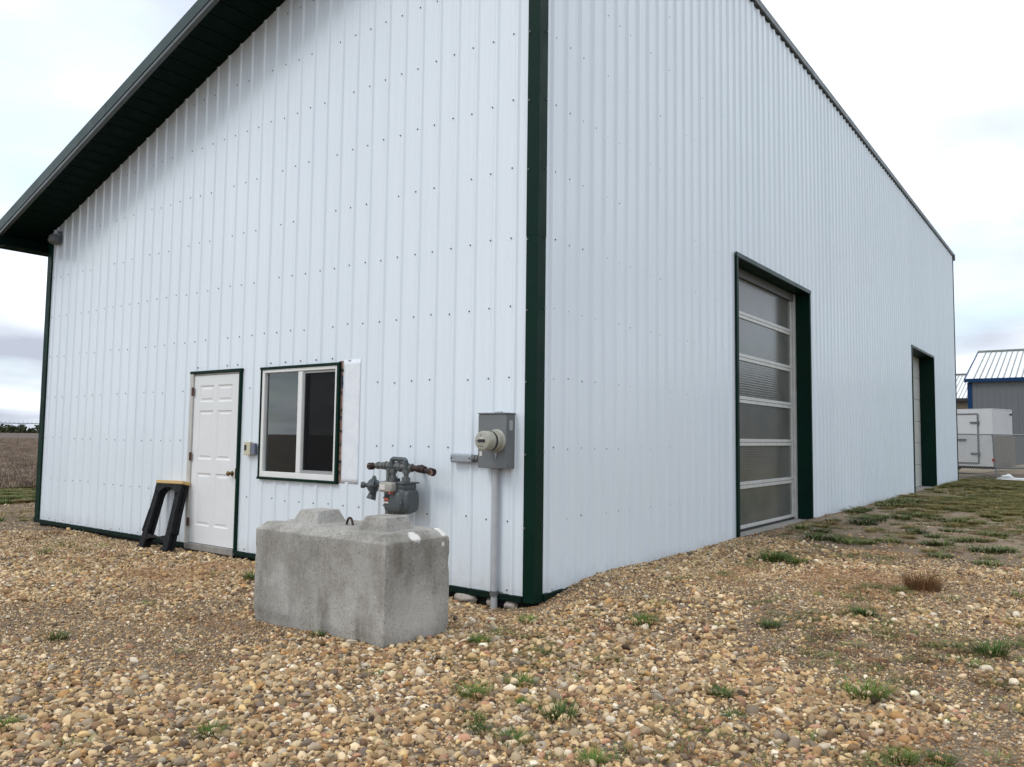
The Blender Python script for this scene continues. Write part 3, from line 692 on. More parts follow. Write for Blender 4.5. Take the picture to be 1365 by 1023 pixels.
m = MB(); m.lathe(P(-.94, y0-.034, 1.010), (0, -1, 0), [(0, .022), (.004, .022)], 12); m.build('pipe_end', 'housewrap', pipe)
def fitting(x, z, r=.036, l=.045):
    m = MB(); m.tube(P(x-l, y0, z), P(x-l*.35, y0, z), r, 8); m.tube(P(x-l*.35, y0, z), P(x+l*.35, y0, z), r*.82, 14); m.tube(P(x+l*.35, y0, z), P(x+l, y0, z), r, 8); m.build('union', 'gas_fitting', gm)
fitting(-1.60, 1.05, .034, .045); fitting(-1.50, 1.052, .040, .04); fitting(-1.40, 1.050, .044, .05); fitting(-1.31, 1.046, .046, .045); fitting(-1.225, 1.040, .038, .03)
m = MB(); m.path([P(-1.425, y0-.03, 1.04), P(-1.425, y0-.03, 1.105), P(-1.405, y0-.03, 1.118), P(-1.265, y0-.03, 1.114), P(-1.248, y0-.03, 1.10), P(-1.248, y0-.03, 1.03)], .021, 12); m.build('bypass_pipe', 'gas_grey', gm, smooth=True)
for x, zt_, r in ((-1.475, 1.03, .022), (-1.412, 1.03, .024), (-1.252, 1.03, .024)):
    zb_ = .90 if x < -1.45 else .905
    m = MB(); m.tube(P(x, y0-.02, zt_), P(x, y0-.02, zb_), r, 12)
    if x > -1.45: m.tube(P(x, y0-.02, .955), P(x, y0-.02, .915), r*1.6, 8); m.tube(P(x, y0-.02, 1.02), P(x, y0-.02, .99), r*1.45, 8)
    m.build('riser', 'gas_fitting', gm, smooth=True)
m = MB(); m.tube(P(-1.325, y0-.05, .918), P(-1.325, y0-.05, .945), .02, 6); m.build('plug', 'dark_plastic', gm)
# body: a rounded cast case with two diaphragm bulges
def rbox(cx, cyy, cz, hx, hy, hz, ex=4, n=28, mrow=14, taper=0):
    m = MB(); vs = []; fs = []
    sg = lambda v, e: math.copysign(abs(v)**(2/e), v)
    for j in range(mrow+1):
        ph = -math.pi/2+math.pi*j/mrow
        for i in range(n):
            th = 2*math.pi*i/n; c = sg(math.cos(ph), ex); k = 1+taper*sg(math.sin(ph), ex)
            vs.append((cx+hx*k*c*sg(math.cos(th), ex), cyy+hy*k*c*sg(math.sin(th), ex), cz+hz*sg(math.sin(ph), ex)))
    for j in range(mrow):
        for i in range(n): fs.append((j*n+i, j*n+(i+1) % n, (j+1)*n+(i+1) % n, (j+1)*n+i))
    m.add(vs, fs); return m
body = rbox(-1.340, y0, .748, .140, .098, .128, 4.5, taper=.02).build('meter_body', 'gas_grey', gm, smooth=True)
rbox(-1.325, y0, .872, .122, .090, .040, 5).build('meter_top', 'gas_grey', gm, smooth=True)
m = MB(); m.box(-1.455, -1.195, y0-.098, y0+.098, .898, .912); m.build('top_flange', 'gas_grey', gm, bevel=.005)
rbox(-1.215, y0+.005, .745, .040, .086, .104, 3.6).build('diaphragm_cover', 'gas_grey', gm, smooth=True)
rbox(-1.335, y0-.085, .735, .112, .036, .098, 3.2).build('diaphragm_cover', 'gas_grey', gm, smooth=True)
for k in range(9):
    an = 2*math.pi*k/9; m = MB(); m.tube(P(-1.335+.112*math.cos(an), y0-.098, .735+.10*math.sin(an)), P(-1.335+.112*math.cos(an), y0-.112, .735+.10*math.sin(an)), .008, 6); m.build('cover_bolt', 'gas_fitting', body)
ix = rbox(-1.375, y0-.125, .868, .082, .042, .046, 5).build('index_box', 'index_beige', gm, smooth=True)
m = MB(); m.box(-1.435, -1.368, y0-.1705, y0-.1665, .845, .893); m.build('index_window', 'label_white', ix)
for k in range(3):
    m = MB(); m.lathe(P(-1.545+k*.021, y0-.1707, .872), (0, -1, 0), [(0, .007), (.002, .007)], 12); m.build('index_dial', 'dark_plastic', ix)
m = MB(); m.box(-1.332, -1.310, y0-.16, y0-.10, .81, .835); m.build('index_tag', 'label_red', ix)
m = MB(); m.box(-1.415, -1.362, y0-.126, y0-.120, .772, .800); m.build('nameplate', 'dark_plastic', body)
m = MB(); m.box(-1.417, -1.364, y0-.127, y0-.120, .745, .769); m.build('nameplate', 'label_red', body)
m = MB(); m.box(-1.417, -1.364, y0-.127, y0-.120, .722, .736); m.build('nameplate', 'label_white', body)
ra = Vector((-.80, -.60, .06)).normalized(); rc = P(-1.668, y0-.02, .862)
rg = MB(); rg.lathe(rc, ra, [(-.045, .05), (-.02, .062), (-.012, .094), (.012, .094), (.02, .066), (.045, .05), (.055, .034)], 8); rg = rg.build('regulator', 'gas_grey', gm)
m = MB(); m.lathe(rc, ra, [(.05, .022), (.08, .020), (.082, .030), (.115, .030)], 14); m.build('regulator_cap', 'gas_grey', rg, smooth=True)
m = MB(); m.tube(rc, P(-1.475, y0-.02, .90), .024, 12); m.tube(rc+Vector((0, 0, -.05)), rc+Vector((-.01, -.02, -.125)), .032, 8, .045); m.build('regulator_neck', 'gas_grey', rg)
m = MB(); m.tube(P(-1.685, y0, 1.03), P(-1.69, y0, .955), .0025, 6); m.build('seal_wire', 'wire_galvanised', rg)
m = MB(); m.tube(P(-1.475, y0+.01, .64), P(-1.475, y0+.01, -.25), .026, 14); m.tube(P(-1.475, y0+.01, .655), P(-1.475, y0+.01, .605), .045, 8); m.build('supply_riser', 'gas_fitting', gm, smooth=True)
# flood light under the soffit
fl = thing('flood_light', 'small grey motion lamp hanging under the soffit at the low eave corner', 'lamp', (-8.80, -.02, 4.34))
m = MB(); m.lathe((-8.80, -.075, 4.36), (0, 0, -1), [(0, .034), (.05, .034), (.055, .05), (.075, .05), (.08, .055)], 18); m.build('neck', 'galvanised', fl, smooth=True)
m = MB(); m.lathe((-8.80, -.078, 4.285), (.1, -.25, -1), [(0, .05), (.02, .075), (.05, .082), (.10, .080), (.13, .068), (.135, .05)], 20); m.build('head', 'lamp_grey', fl, smooth=True)
for k in range(4):
    m = MB(); m.lathe(Vector((-8.80, -.078, 4.285))+Vector((.1, -.25, -1)).normalized()*(.035+.024*k), (.1, -.25, -1), [(0, .086), (.006, .086)], 20); m.build('cooling_ring', 'meter_box_grey', fl, smooth=True)
m = MB(); m.box(-8.84, -8.76, -.06, -.004, 4.27, 4.35); m.build('wall_plate', 'lamp_grey', fl, bevel=.006)

# folded sawhorse leaning on the wall
sh = thing('sawhorse', 'folded black plastic sawhorse with yellow top leaning on the wall beside the door', 'sawhorse', (-5.30, -.25, ghs(-5.3, -.25)))
sg0 = ghs(-5.3, -.28)
A = Vector((-5.285, -.275, sg0-.005)); ez = (Vector((-5.300, -.075, .735))-A); HT = ez.length; ez.normalize(); ex = Vector((1, 0, 0)); ey = ez.cross(ex).normalized()
ex = ey.cross(ez)
def S(u, d, h): return A+ex*u-ey*d*-1+ez*h
def sbox(mb, q0, q1, d0, d1):
    """bar between two widths: q = (u0, u1, h)"""
    mb.hexa([S(q0[0], d0, q0[2]), S(q0[1], d0, q0[2]), S(q0[1], d1, q0[2]), S(q0[0], d1, q0[2])], [S(q1[0], d0, q1[2]), S(q1[1], d0, q1[2]), S(q1[1], d1, q1[2]), S(q1[0], d1, q1[2])])
HW, TW = .315, .282
for nm, d0, d1 in (('front_frame', -.050, -.004), ('rear_frame', .004, .050)):
    fr_ = part_empty(nm, sh)
    for s in (-1, 1):
        m = MB(); o0, o1 = (HW, TW); iw = .115
        lo = sorted((s*o0, s*(o0-iw*.95))); hi = sorted((s*o1, s*(o1-.105)))
        sbox(m, (lo[0], lo[1], .03), (hi[0], hi[1], HT-.12), d0, d1)
        lip = sorted((s*(o0+.012), s*(o0-.02))); lip2 = sorted((s*(o1+.012), s*(o1-.02)))
        sbox(m, (lip[0], lip[1], .20), (lip2[0]*.985, lip2[1]*.985, HT*.58), d0-.006, d1)
        m.build('leg', 'saw_black', fr_, bevel=.008)
        m = MB(); ft = sorted((s*(o0+.012), s*(o0-.125))); sbox(m, (ft[0], ft[1], 0), (ft[0], ft[1], .035), d0-.012, d1); m.build('foot', 'saw_black', fr_, bevel=.008)
    # head with an arch cut under it
    n = 14; poly = [(-TW, HT-.03), (-TW, HT-.125)]
    for k in range(n+1):
        an = math.pi*(1-k/n); poly.append((math.cos(an)*(TW-.10), HT-.185+.115*math.sin(an)))
    poly += [(TW, HT-.125), (TW, HT-.03)]
    m = MB(); f0 = [S(u, d0, h) for u, h in poly]; f1 = [S(u, d1, h) for u, h in poly]; k = len(poly)
    m.add(f0+f1, [tuple(range(k)), tuple(range(2*k-1, k-1, -1))]+[(i, (i+1) % k, (i+1) % k+k, i+k) for i in range(k)]); m.build('head', 'saw_black', fr_)
    poly = [(-HW+.10, .185), (-HW+.10, .10)]
    for k in range(n+1):
        an = math.pi*(1-k/n); poly.append((math.cos(an)*(HW-.115), .085+.055*math.sin(an)))
    poly += [(HW-.10, .10), (HW-.10, .185)]
    for k in range(1, n):
        poly.append(((HW-.10)*(1-2*k/n), .185-.028*math.sin(math.pi*k/n)))
    m = MB(); f0 = [S(u, d0+.006, h) for u, h in poly]; f1 = [S(u, d1-.004, h) for u, h in poly]; k = len(poly)
    m.add(f0+f1, [tuple(range(k)), tuple(range(2*k-1, k-1, -1))]+[(i, (i+1) % k, (i+1) % k+k, i+k) for i in range(k)]); m.build('stretcher', 'saw_black', fr_)
m = MB(); sbox(m, (-TW-.008, TW+.008, HT-.032), (-TW-.006, TW+.006, HT+.008), -.056, .056); m.build('top_rail', 'saw_yellow', sh, bevel=.006)

# ------------------------------------------------------------------ concrete block
bx0, bx1, by0, by1 = -1.222, .122, -1.808, -1.190; bz0 = -.03; bz1 = .690
blk = thing('concrete_block', 'weathered grey concrete block with two knobs and a lifting loop standing before the wall', 'concrete block', ((bx0+bx1)/2, (by0+by1)/2, bz0))
bm = bmesh.new()
CH = .085
def ringp(i, z): return [(bx0+i, by0+i, z), (bx1-i, by0+i, z), (bx1-i, by1-i, z), (bx0+i, by1-i, z)]
rings = [ringp(.012, bz0), ringp(.0, bz0+.10), ringp(.002, bz1-CH*.62), ringp(.055, bz1)]
vv = [[bm.verts.new(p) for p in r_] for r_ in rings]
for k in range(3):
    for i in range(4): bm.faces.new((vv[k][i], vv[k][(i+1) % 4], vv[k+1][(i+1) % 4], vv[k+1][i]))
bm.faces.new(vv[3]); bm.faces.new(vv[0][::-1])
bmesh.ops.bevel(bm, geom=[e for e in bm.edges], offset=.006, segments=2, affect='EDGES', profile=.6)
bmesh.ops.triangulate(bm, faces=bm.faces)
for _ in range(5):
    le = [e for e in bm.edges if e.calc_length() > .045]
    if not le: break
    bmesh.ops.subdivide_edges(bm, edges=le, cuts=1); bmesh.ops.triangulate(bm, faces=bm.faces)
from mathutils import noise as mnoise
bm.normal_update()
for v in bm.verts:
    n1 = mnoise.fractal(v.co*2.2, 1, 2, 4); n2 = mnoise.fractal(v.co*13, 1, 2, 4)
    edge = min(abs(v.co.x-bx0), abs(v.co.x-bx1))+min(abs(v.co.y-by0), abs(v.co.y-by1)) ; edge2 = min(abs(v.co.z-bz1), .2)
    chip = max(0, mnoise.noise(v.co*6.5+Vector((3, 1, 7)))-.18)*math.exp(-(edge/.06)**2)*.05 + max(0, mnoise.noise(v.co*9)-.2)*math.exp(-(max(0, edge2-.03)/.04)**2)*.022
    v.co += v.normal*(n1*.003+n2*.0014-chip)
o0 = wloc(blk); me = bpy.data.meshes.new('block_body')
for v in bm.verts: v.co -= o0
bm.to_mesh(me); bm.free(); me.materials.append(MATS['block_concrete'])
for p in me.polygons: p.use_smooth = True
bo = bpy.data.objects.new('block_body', me); col.objects.link(bo); bo.parent = blk; me.set_sharp_from_angle(angle=R(50))
for cx in (-.885, -.19):
    m = MB(); cyk = (by0+by1)/2; hw, hb, th = .100, .142, .088
    m.hexa([(cx-hb, cyk-hb, bz1-.01), (cx+hb, cyk-hb, bz1-.01), (cx+hb, cyk+hb, bz1-.01), (cx-hb, cyk+hb, bz1-.01)], [(cx-hw, cyk-hw, bz1+th), (cx+hw, cyk-hw, bz1+th), (cx+hw, cyk+hw, bz1+th), (cx-hw, cyk+hw, bz1+th)])
    m.build('knob', 'block_concrete', blk, bevel=.007, seg=2)
m = MB(); pts = [P(-.535+.034*math.cos(a_), cyk-.02, bz1-.02+.072*math.sin(a_)) for a_ in np.linspace(0, math.pi, 10)]; m.path(pts, .008, 8); m.build('lifting_loop', 'rusty_pipe', blk, smooth=True)
def lumpy(name, c, s, mat, parent=None, seed=0, n=2):
    bm = bmesh.new(); bmesh.ops.create_icosphere(bm, subdivisions=n+1, radius=1)
    for v in bm.verts:
        d = 1+.28*mnoise.noise(v.co*1.6+Vector((seed, 3, 1)))+.10*mnoise.noise(v.co*4+Vector((seed, 0, 9))); v.co = Vector((v.co.x*s[0]*d, v.co.y*s[1]*d, v.co.z*s[2]*d))
    me = bpy.data.meshes.new(name); bm.to_mesh(me); bm.free(); me.materials.append(MATS[mat])
    for p in me.polygons: p.use_smooth = True
    o = bpy.data.objects.new(name, me); col.objects.link(o); o.parent = parent; o.location = Vector(c)-(wloc(parent) if parent else Vector((0, 0, 0))); return o
# rubble in the gap under the wall
for k, (x, y, z, s, l) in enumerate(((-.72, .0, -.075, (.12, .05, .05), 'rounded pale stone in the gap under the wall between block and conduit'), (-.235, .012, -.075, (.07, .04, .045), 'pale broken concrete piece under the wall between conduit and corner'), (-.45, .012, -.08, (.04, .03, .04), 'small pale stone tucked under the wall directly behind the conduit'))):
    o = lumpy('rubble_stone', (x, y, z), s, 'rubble', None, k+2); tag(o, l, 'stone')

# ------------------------------------------------------------------ scattered gravel, grass and stubble
hidden = bpy.data.collections.new('scatter_sources')      # mesh sources for the scattered stuff, not part of the scene
def gn_scatter(name, src_objs, pos, rot, scl, idx, colr, label, cat=None):
    c = bpy.data.collections.new(name+'_sources')
    for o in src_objs: c.objects.link(o)
    me = bpy.data.meshes.new(name); n = len(pos); me.vertices.add(n); me.vertices.foreach_set('co', np.asarray(pos, np.float32).ravel())
    a = me.attributes.new('rot', 'FLOAT_VECTOR', 'POINT'); a.data.foreach_set('vector', np.asarray(rot, np.float32).ravel())
    a = me.attributes.new('scl', 'FLOAT_VECTOR', 'POINT'); a.data.foreach_set('vector', np.asarray(scl, np.float32).ravel())
    a = me.attributes.new('pick', 'INT', 'POINT'); a.data.foreach_set('value', np.asarray(idx, np.int32))
    cc = np.ones((n, 4), np.float32); cc[:, :3] = colr
    a = me.attributes.new('scol', 'FLOAT_COLOR', 'POINT'); a.data.foreach_set('color', cc.ravel())
    ob = bpy.data.objects.new(name, me); col.objects.link(ob)
    g = bpy.data.node_groups.new(name+'_nodes', 'GeometryNodeTree')
    g.interface.new_socket('Geometry', in_out='INPUT', socket_type='NodeSocketGeometry'); g.interface.new_socket('Geometry', in_out='OUTPUT', socket_type='NodeSocketGeometry')
    gi = g.nodes.new('NodeGroupInput'); go = g.nodes.new('NodeGroupOutput'); ip = g.nodes.new('GeometryNodeInstanceOnPoints'); ci = g.nodes.new('GeometryNodeCollectionInfo')
    ci.inputs[0].default_value = c; ci.inputs['Separate Children'].default_value = True; ci.inputs['Reset Children'].default_value = True
    def na(nm, ty):
        x = g.nodes.new('GeometryNodeInputNamedAttribute'); x.data_type = ty; x.inputs[0].default_value = nm; return x.outputs[0]
    g.links.new(gi.outputs[0], ip.inputs['Points']); g.links.new(ci.outputs[0], ip.inputs['Instance']); ip.inputs['Pick Instance'].default_value = True
    g.links.new(na('pick', 'INT'), ip.inputs['Instance Index']); g.links.new(na('rot', 'FLOAT_VECTOR'), ip.inputs['Rotation']); g.links.new(na('scl', 'FLOAT_VECTOR'), ip.inputs['Scale'])
    g.links.new(ip.outputs[0], go.inputs[0])
    md = ob.modifiers.new('scatter', 'NODES'); md.node_group = g
    tag(ob, label, cat, None, 'stuff'); return ob
def src_mesh(name, vs, fs, mat, smooth=True):
    me = bpy.data.meshes.new(name); me.from_pydata(vs, [], fs); me.materials.append(MATS[mat])
    if smooth:
        for p in me.polygons: p.use_smooth = True
    return bpy.data.objects.new(name, me)
# stone shapes
stones = []
for k in range(12):
    bm = bmesh.new(); bmesh.ops.create_icosphere(bm, subdivisions=2, radius=.5); sr = random.Random(k)
    sc = (1.0, sr.uniform(.62, .95), sr.uniform(.42, .72))
    for v in bm.verts:
        d = 1+.42*mnoise.noise(v.co*2.4+Vector((k*3.1, 0, 5)))+.12*mnoise.noise(v.co*5+Vector((k, 7, 1)))
        v.co = Vector((v.co.x*sc[0], v.co.y*sc[1], v.co.z*sc[2]))*d
    # one or two broken flats
    for _ in range(sr.choice((1, 2, 3, 4))):
        nrm = Vector((sr.uniform(-1, 1), sr.uniform(-1, 1), sr.uniform(-.4, 1))).normalized(); lim = sr.uniform(.20, .31)
        for v in bm.verts:
            e_ = v.co.dot(nrm)-lim*(.6+.4*abs(nrm.x))
            if e_ > 0: v.co -= nrm*e_*.9
    bm.verts.ensure_lookup_table(); vs = [tuple(v.co) for v in bm.verts]; fs = [tuple(v.index for v in f.verts) for f in bm.faces]; bm.free()
    stones.append(src_mesh('stone_%02d' % k, vs, fs, 'stone', k % 3 != 0))
def in_view(x, y, margin=.42):
    z = gh(x, y); d = np.stack([x-CAM.x, y-CAM.y, z-CAM.z], 1)
    a = d@np.array(RIGHT); b = d@np.array(UP); c = d@np.array(FWD)
    u = a/np.maximum(c, .01)*F_PX/W_PX; v = b/np.maximum(c, .01)*F_PX/H_PX
    return (c > .5) & (np.abs(u) < .5+margin) & (v > -.5-margin*1.1) & (v < .6), c
def vnoise(x, y, s, seed):
    r_ = np.random.default_rng(seed); g = r_.random((64, 64)); xi = x*s+100; yi = y*s+100
    x0 = np.floor(xi).astype(int); y0_ = np.floor(yi).astype(int); fx_ = xi-x0; fy_ = yi-y0_; fx_ = fx_*fx_*(3-2*fx_); fy_ = fy_*fy_*(3-2*fy_)
    q = lambda i, j: g[(x0+i) % 64, (y0_+j) % 64]
    return (q(0, 0)*(1-fx_)+q(1, 0)*fx_)*(1-fy_)+(q(0, 1)*(1-fx_)+q(1, 1)*fx_)*fy_
def blocked(x, y):
    b = (x > bx0+.01) & (x < bx1-.01) & (y > by0+.01) & (y < by1-.01)
    return b | ((x < -.02) & (x > -BW) & (y > .02) & (y < BL)) | ((x < .05) & (y > GD1[0]-.02) & (y < GD1[1]+.02)) | ((x < .06) & (y > GD2[0]) & (y < GD2[1]))
n = 430000
x = rng.uniform(-15, 8.5, n); y = rng.uniform(-6.0, 19, n)
n2 = 420000; x = np.concatenate([x, rng.uniform(-8, 6.5, n2)]); y = np.concatenate([y, rng.uniform(-5.6, 4.5, n2)]); n += n2
ok, dep = in_view(x, y); ok &= ~blocked(x, y)
big1 = vnoise(x, y, .55, 1)*.6+vnoise(x, y, 1.7, 2)*.4
# where gravel thins out: bare earth and turf to the right and beyond
yy = y+(big1-.5)*6
dens = np.where(x > -.2, 1-.86*sstep(3.2, 7.0, yy+.35*np.maximum(x-1, 0)), 1-.45*sstep(10.5, 13, -x))
dens *= np.where(dep > 8, .62, 1)
dens *= 1-.5*sstep(-5.6, -7.2, x)*sstep(-1.5, -.7, y)*sstep(.35, .6, big1)
dens *= 1-.62*sstep(.46, .66, vnoise(x, y, 1.1, 71)*.6+vnoise(x, y, 3.1, 72)*.4)*sstep(.2, 1.2, x)*sstep(-1.5, 1, y)
keep = ok & (rng.random(n) < dens)
x, y, dep, big1 = x[keep], y[keep], dep[keep], big1[keep]
n = len(x)
fine_ = sstep(.42, .62, vnoise(x, y, .8, 5)*.55+vnoise(x, y, 2.2, 6)*.45)   # coarser and finer drifts
size = np.exp(rng.normal(math.log(.0180), .50, n))*(.60+.60*fine_)
size = np.clip(size, .009, .068)
size = np.where(dep > 7, np.maximum(size, .022), size)
z = gh(x, y)+size*rng.uniform(-.12, .24, n)
rot = np.stack([rng.normal(0, .35, n), rng.normal(0, .35, n), rng.uniform(0, 6.283, n)], 1)
scl = size[:, None]*np.stack([rng.uniform(.9, 1.25, n), rng.uniform(.85, 1.1, n), rng.uniform(.8, 1.15, n)], 1)
PAL = np.array([lin(202, 180, 146), lin(186, 160, 124), lin(220, 204, 176), lin(168, 138, 104), lin(160, 148, 134), lin(184, 146, 100), lin(232, 224, 210), lin(134, 110, 88), lin(120, 112, 106), lin(182, 142, 120), lin(212, 188, 142), lin(76, 64, 56)])
PW = np.array([.22, .18, .14, .12, .07, .04, .06, .06, .03, .04, .06, .02]); PW /= PW.sum()
pc = rng.choice(len(PAL), n, p=PW); cc = PAL[pc]*rng.uniform(.38, 1.16, (n, 1))
mud = sstep(.60, .78, vnoise(x, y, .9, 11)*.6+vnoise(x, y, 3, 12)*.4)[:, None]*.45+.08
cc = cc*(1-mud)+np.array(lin(140, 106, 76))*mud
cc = cc*np.array([1.08, 1.0, .87]); cc = np.clip(cc, 0, .85); pick = rng.integers(0, len(stones), n)
# the 300 that show largest are pieces of their own, the rest one mass
app = size/dep; inner, _ = in_view(x, y, -.01); app = np.where(inner, app, 0)
order = np.argsort(-app); lead = order[:300]; rest = order[300:]
pos = np.stack([x, y, z], 1)
gn_scatter('gravel', stones, pos[rest], rot[rest], scl[rest], pick[rest], cc[rest], 'loose tan and grey gravel spread over the yard')
for i in lead:
    o = bpy.data.objects.new('stone', stones[pick[i]].data); col.objects.link(o); o.parent = ground; o.location = pos[i]; o.rotation_euler = rot[i]; o.scale = scl[i]; o['scol'] = [float(c) for c in cc[i]]
# grass clumps
def clump(name, nb, h, spread, wdt, seed, lean=.6, curl=.5):
    r_ = random.Random(seed); vs = []; fs = []
    for _ in range(nb):
        a = r_.uniform(0, 6.283); rr = spread*math.sqrt(r_.random())*.55; bx = rr*math.cos(a); by = rr*math.sin(a); hh = h*r_.uniform(.45, 1.1); ln = lean*r_.uniform(.2, 1.1)
        da = a+r_.uniform(-.9, .9); dx, dy = math.cos(da), math.sin(da); px_, py_ = -dy*wdt*.5, dx*wdt*.5; b0 = len(vs)
        for t_, wv_ in ((0, 1), (.4, .85), (.75, .55), (1, .06)):
            off = ln*hh*(t_+curl*t_*t_)*.7; zz = hh*(t_-.28*curl*t_*t_); vs += [(bx+dx*off-px_*wv_, by+dy*off-py_*wv_, zz), (bx+dx*off+px_*wv_, by+dy*off+py_*wv_, zz)]
        fs += [(b0+2*k, b0+2*k+1, b0+2*k+3, b0+2*k+2) for k in range(3)]
    return src_mesh(name, vs, fs, 'grass')
lush = [clump('tuft_lush_%d' % k, 190, .078, .115, .0036, 20+k, 1.0, .8) for k in range(4)]
thin = [clump('tuft_thin_%d' % k, 42, .070, .13, .0036, 40+k, 1.0, .7) for k in range(4)]
weed = [clump('weed_low_%d' % k, 110, .06, .19, .010, 60+k, 1.2, .9) for k in range(4)]
dry = [clump('tuft_dry_%d' % k, 80, .065, .16, .0042, 80+k, 1.3, .7) for k in range(3)]
G_ = lambda r, g, b: np.array(lin(r, g, b))
TUFTS = [  # px, py, size, kind
 (630,930,1.0,'l'),(632,962,.8,'l'),(637,977,.9,'l'),(694,915,.9,'l'),(694,940,.8,'l'),(744,958,1.25,'l'),(684,992,.9,'l'),(859,832,1.25,'l'),(640,858,.95,'l'),(703,831,.8,'l'),(681,823,.6,'t'),(721,849,.7,'t'),
 (803,882,.8,'t'),(771,908,.7,'t'),(842,918,.8,'t'),(910,924,.7,'t'),(960,928,.8,'l'),(978,959,.8,'l'),(883,951,.8,'t'),(872,808,.7,'t'),(889,806,.7,'t'),(805,838,.9,'d'),(960,836,.7,'t'),(752,936,1.0,'d'),(829,1007,.9,'t'),(853,1009,.8,'d'),(742,1015,.7,'t'),(790,1018,.8,'l'),
 (1155,821,1.1,'l'),(1027,836,.9,'l'),(1321,872,1.2,'l'),(1151,930,1.35,'l'),(1299,889,1.0,'t'),(1356,835,.8,'t'),(1182,845,.7,'t'),(1203,882,.8,'t'),(1230,910,.8,'d'),(1174,974,.7,'t'),(1072,988,.8,'t'),(1203,1015,.8,'l'),(1254,1017,.75,'l'),(1337,1015,.8,'t'),(1348,950,.8,'t'),(1262,965,.7,'t'),(1099,852,.9,'d'),(1142,873,.9,'d'),(1126,862,.7,'t'),(1040,800,.7,'t'),(1310,960,.7,'t'),
 (87,729,1.3,'t'),(136,730,1.1,'t'),(98,767,.9,'t'),(196,807,.8,'t'),(77,853,.8,'l'),(279,981,.95,'l'),(338,994,.7,'t'),(337,773,1.0,'l'),(290,768,.7,'t'),(245,781,.6,'t'),(240,972,.6,'t'),(107,999,.8,'t'),(177,713,1.0,'l'),(3,971,.8,'l'),(60,738,1.2,'t'),(150,742,1.0,'d'),(70,712,1.2,'d'),(40,720,1.2,'d'),(110,735,1.1,'t'),(424,848,.6,'l'),(510,1000,.6,'t'),
 (1029,748,1.4,'l'),(1062,752,1.1,'l'),(1010,760,1.0,'t'),(1045,746,1.2,'l'),(1000,752,.9,'t'),(1179,752,1.0,'t'),(1313,736,1.2,'w'),(1318,753,1.1,'w'),(1337,735,1.2,'w'),(1253,743,1.0,'w'),(1088,797,.8,'t'),(1128,797,.8,'t'),(1225,819,.8,'t'),(1265,801,.8,'t'),(1356,797,.9,'t'),(1345,775,.9,'d'),(1290,770,.9,'d'),
 (1068,705,1.0,'w'),(1095,710,1.1,'w'),(1150,699,1.5,'w'),(1163,694,1.5,'w'),(1172,690,1.3,'w'),(1088,719,1.2,'w'),(1133,725,1.2,'w'),(1117,721,1.2,'w'),(1158,725,1.0,'w'),(1186,723,1.1,'w'),(1223,711,1.3,'w'),(1246,717,1.2,'w'),(1254,727,1.3,'w'),(1267,709,1.4,'w'),(1278,722,1.1,'w'),(1248,693,1.2,'w'),(1227,689,1.3,'w'),(1198,692,1.2,'w'),(1206,671,1.8,'w'),(1195,673,1.7,'w'),(1186,676,1.6,'w'),(1216,669,1.7,'w'),(1272,697,1.4,'w'),(1150,681,1.4,'w'),(1138,684,1.3,'w'),(1240,727,1.0,'w'),(1300,722,1.1,'w'),(1325,715,1.3,'w'),(1110,695,1.1,'w'),
]
GRP = {'l': ('grass_tuft', 'dense bright green grass tuft sprouting through the gravel', 'grass', 'green grass tufts in the gravel'),
       't': ('grass_tuft', 'thin sparse yellow-green grass sprig growing among the stones', 'grass', 'thin grass sprigs in the gravel'),
       'w': ('weed_clump', 'low dark green weed clump on the bare earth beside the long wall', 'weed', 'weed clumps on the bare earth'),
       'd': ('dry_tuft', 'small dry reddish brown grass tuft lying among the stones', 'grass', 'dry brown tufts in the gravel')}
SRC = {'l': lush, 't': thin, 'w': weed, 'd': dry}
CLR = {'l': [G_(78, 102, 36), G_(90, 112, 42), G_(68, 92, 36)], 't': [G_(118, 132, 68), G_(104, 126, 62), G_(138, 134, 78)], 'w': [G_(84, 96, 50), G_(98, 106, 56), G_(72, 86, 44)], 'd': [G_(112, 74, 50), G_(128, 92, 56), G_(96, 58, 44)]}
tr = random.Random(11)
for px_, py_, s, k in TUFTS:
    p = ground_hit(px_, py_); nm, lb, ca, gp = GRP[k]
    o = bpy.data.objects.new(nm, tr.choice(SRC[k]).data); col.objects.link(o); o.location = (p.x, p.y, ghs(p.x, p.y)-.004); s *= tr.uniform(.85, 1.15)
    dd = (p-CAM).length; s *= 1.0 if dd < 6 else 1.25
    o.scale = (s, s, s*tr.uniform(.8, 1.1)); o.rotation_euler = (0, 0, tr.uniform(0, 6.28))
    c = tr.choice(CLR[k])*tr.uniform(.8, 1.2); o['scol'] = [float(v) for v in c]; 
    for near, txt in ((abs(p.x+.55) < 1.1 and -2.3 < p.y < -.9, ' beside the concrete block'), (p.x < -2 and p.y > -1.6, ' near the foot of the gable wall'), (p.x < 1.6 and 3.6 < p.y < 8.6, ' before the glazed overhead door'), (p.x < 2.2 and p.y > 12, ' near the plain overhead door')):
        if near: lb = lb.split(' sprouting')[0].split(' growing')[0].split(' on the bare')[0].split(' lying')[0]+txt; break
    tag(o, lb, ca, gp)
p = ground_hit(1230, 786)
o = clump('dry_weed', 620, .19, .24, .003, 5, .95, .4); col.objects.link(o); o.location = (p.x, p.y, ghs(p.x, p.y)-.005); o['scol'] = [float(v) for v in G_(122, 90, 58)]
tag(o, 'wide dry brown weed clump standing alone on the thin gravel out from the overhead door', 'weed')
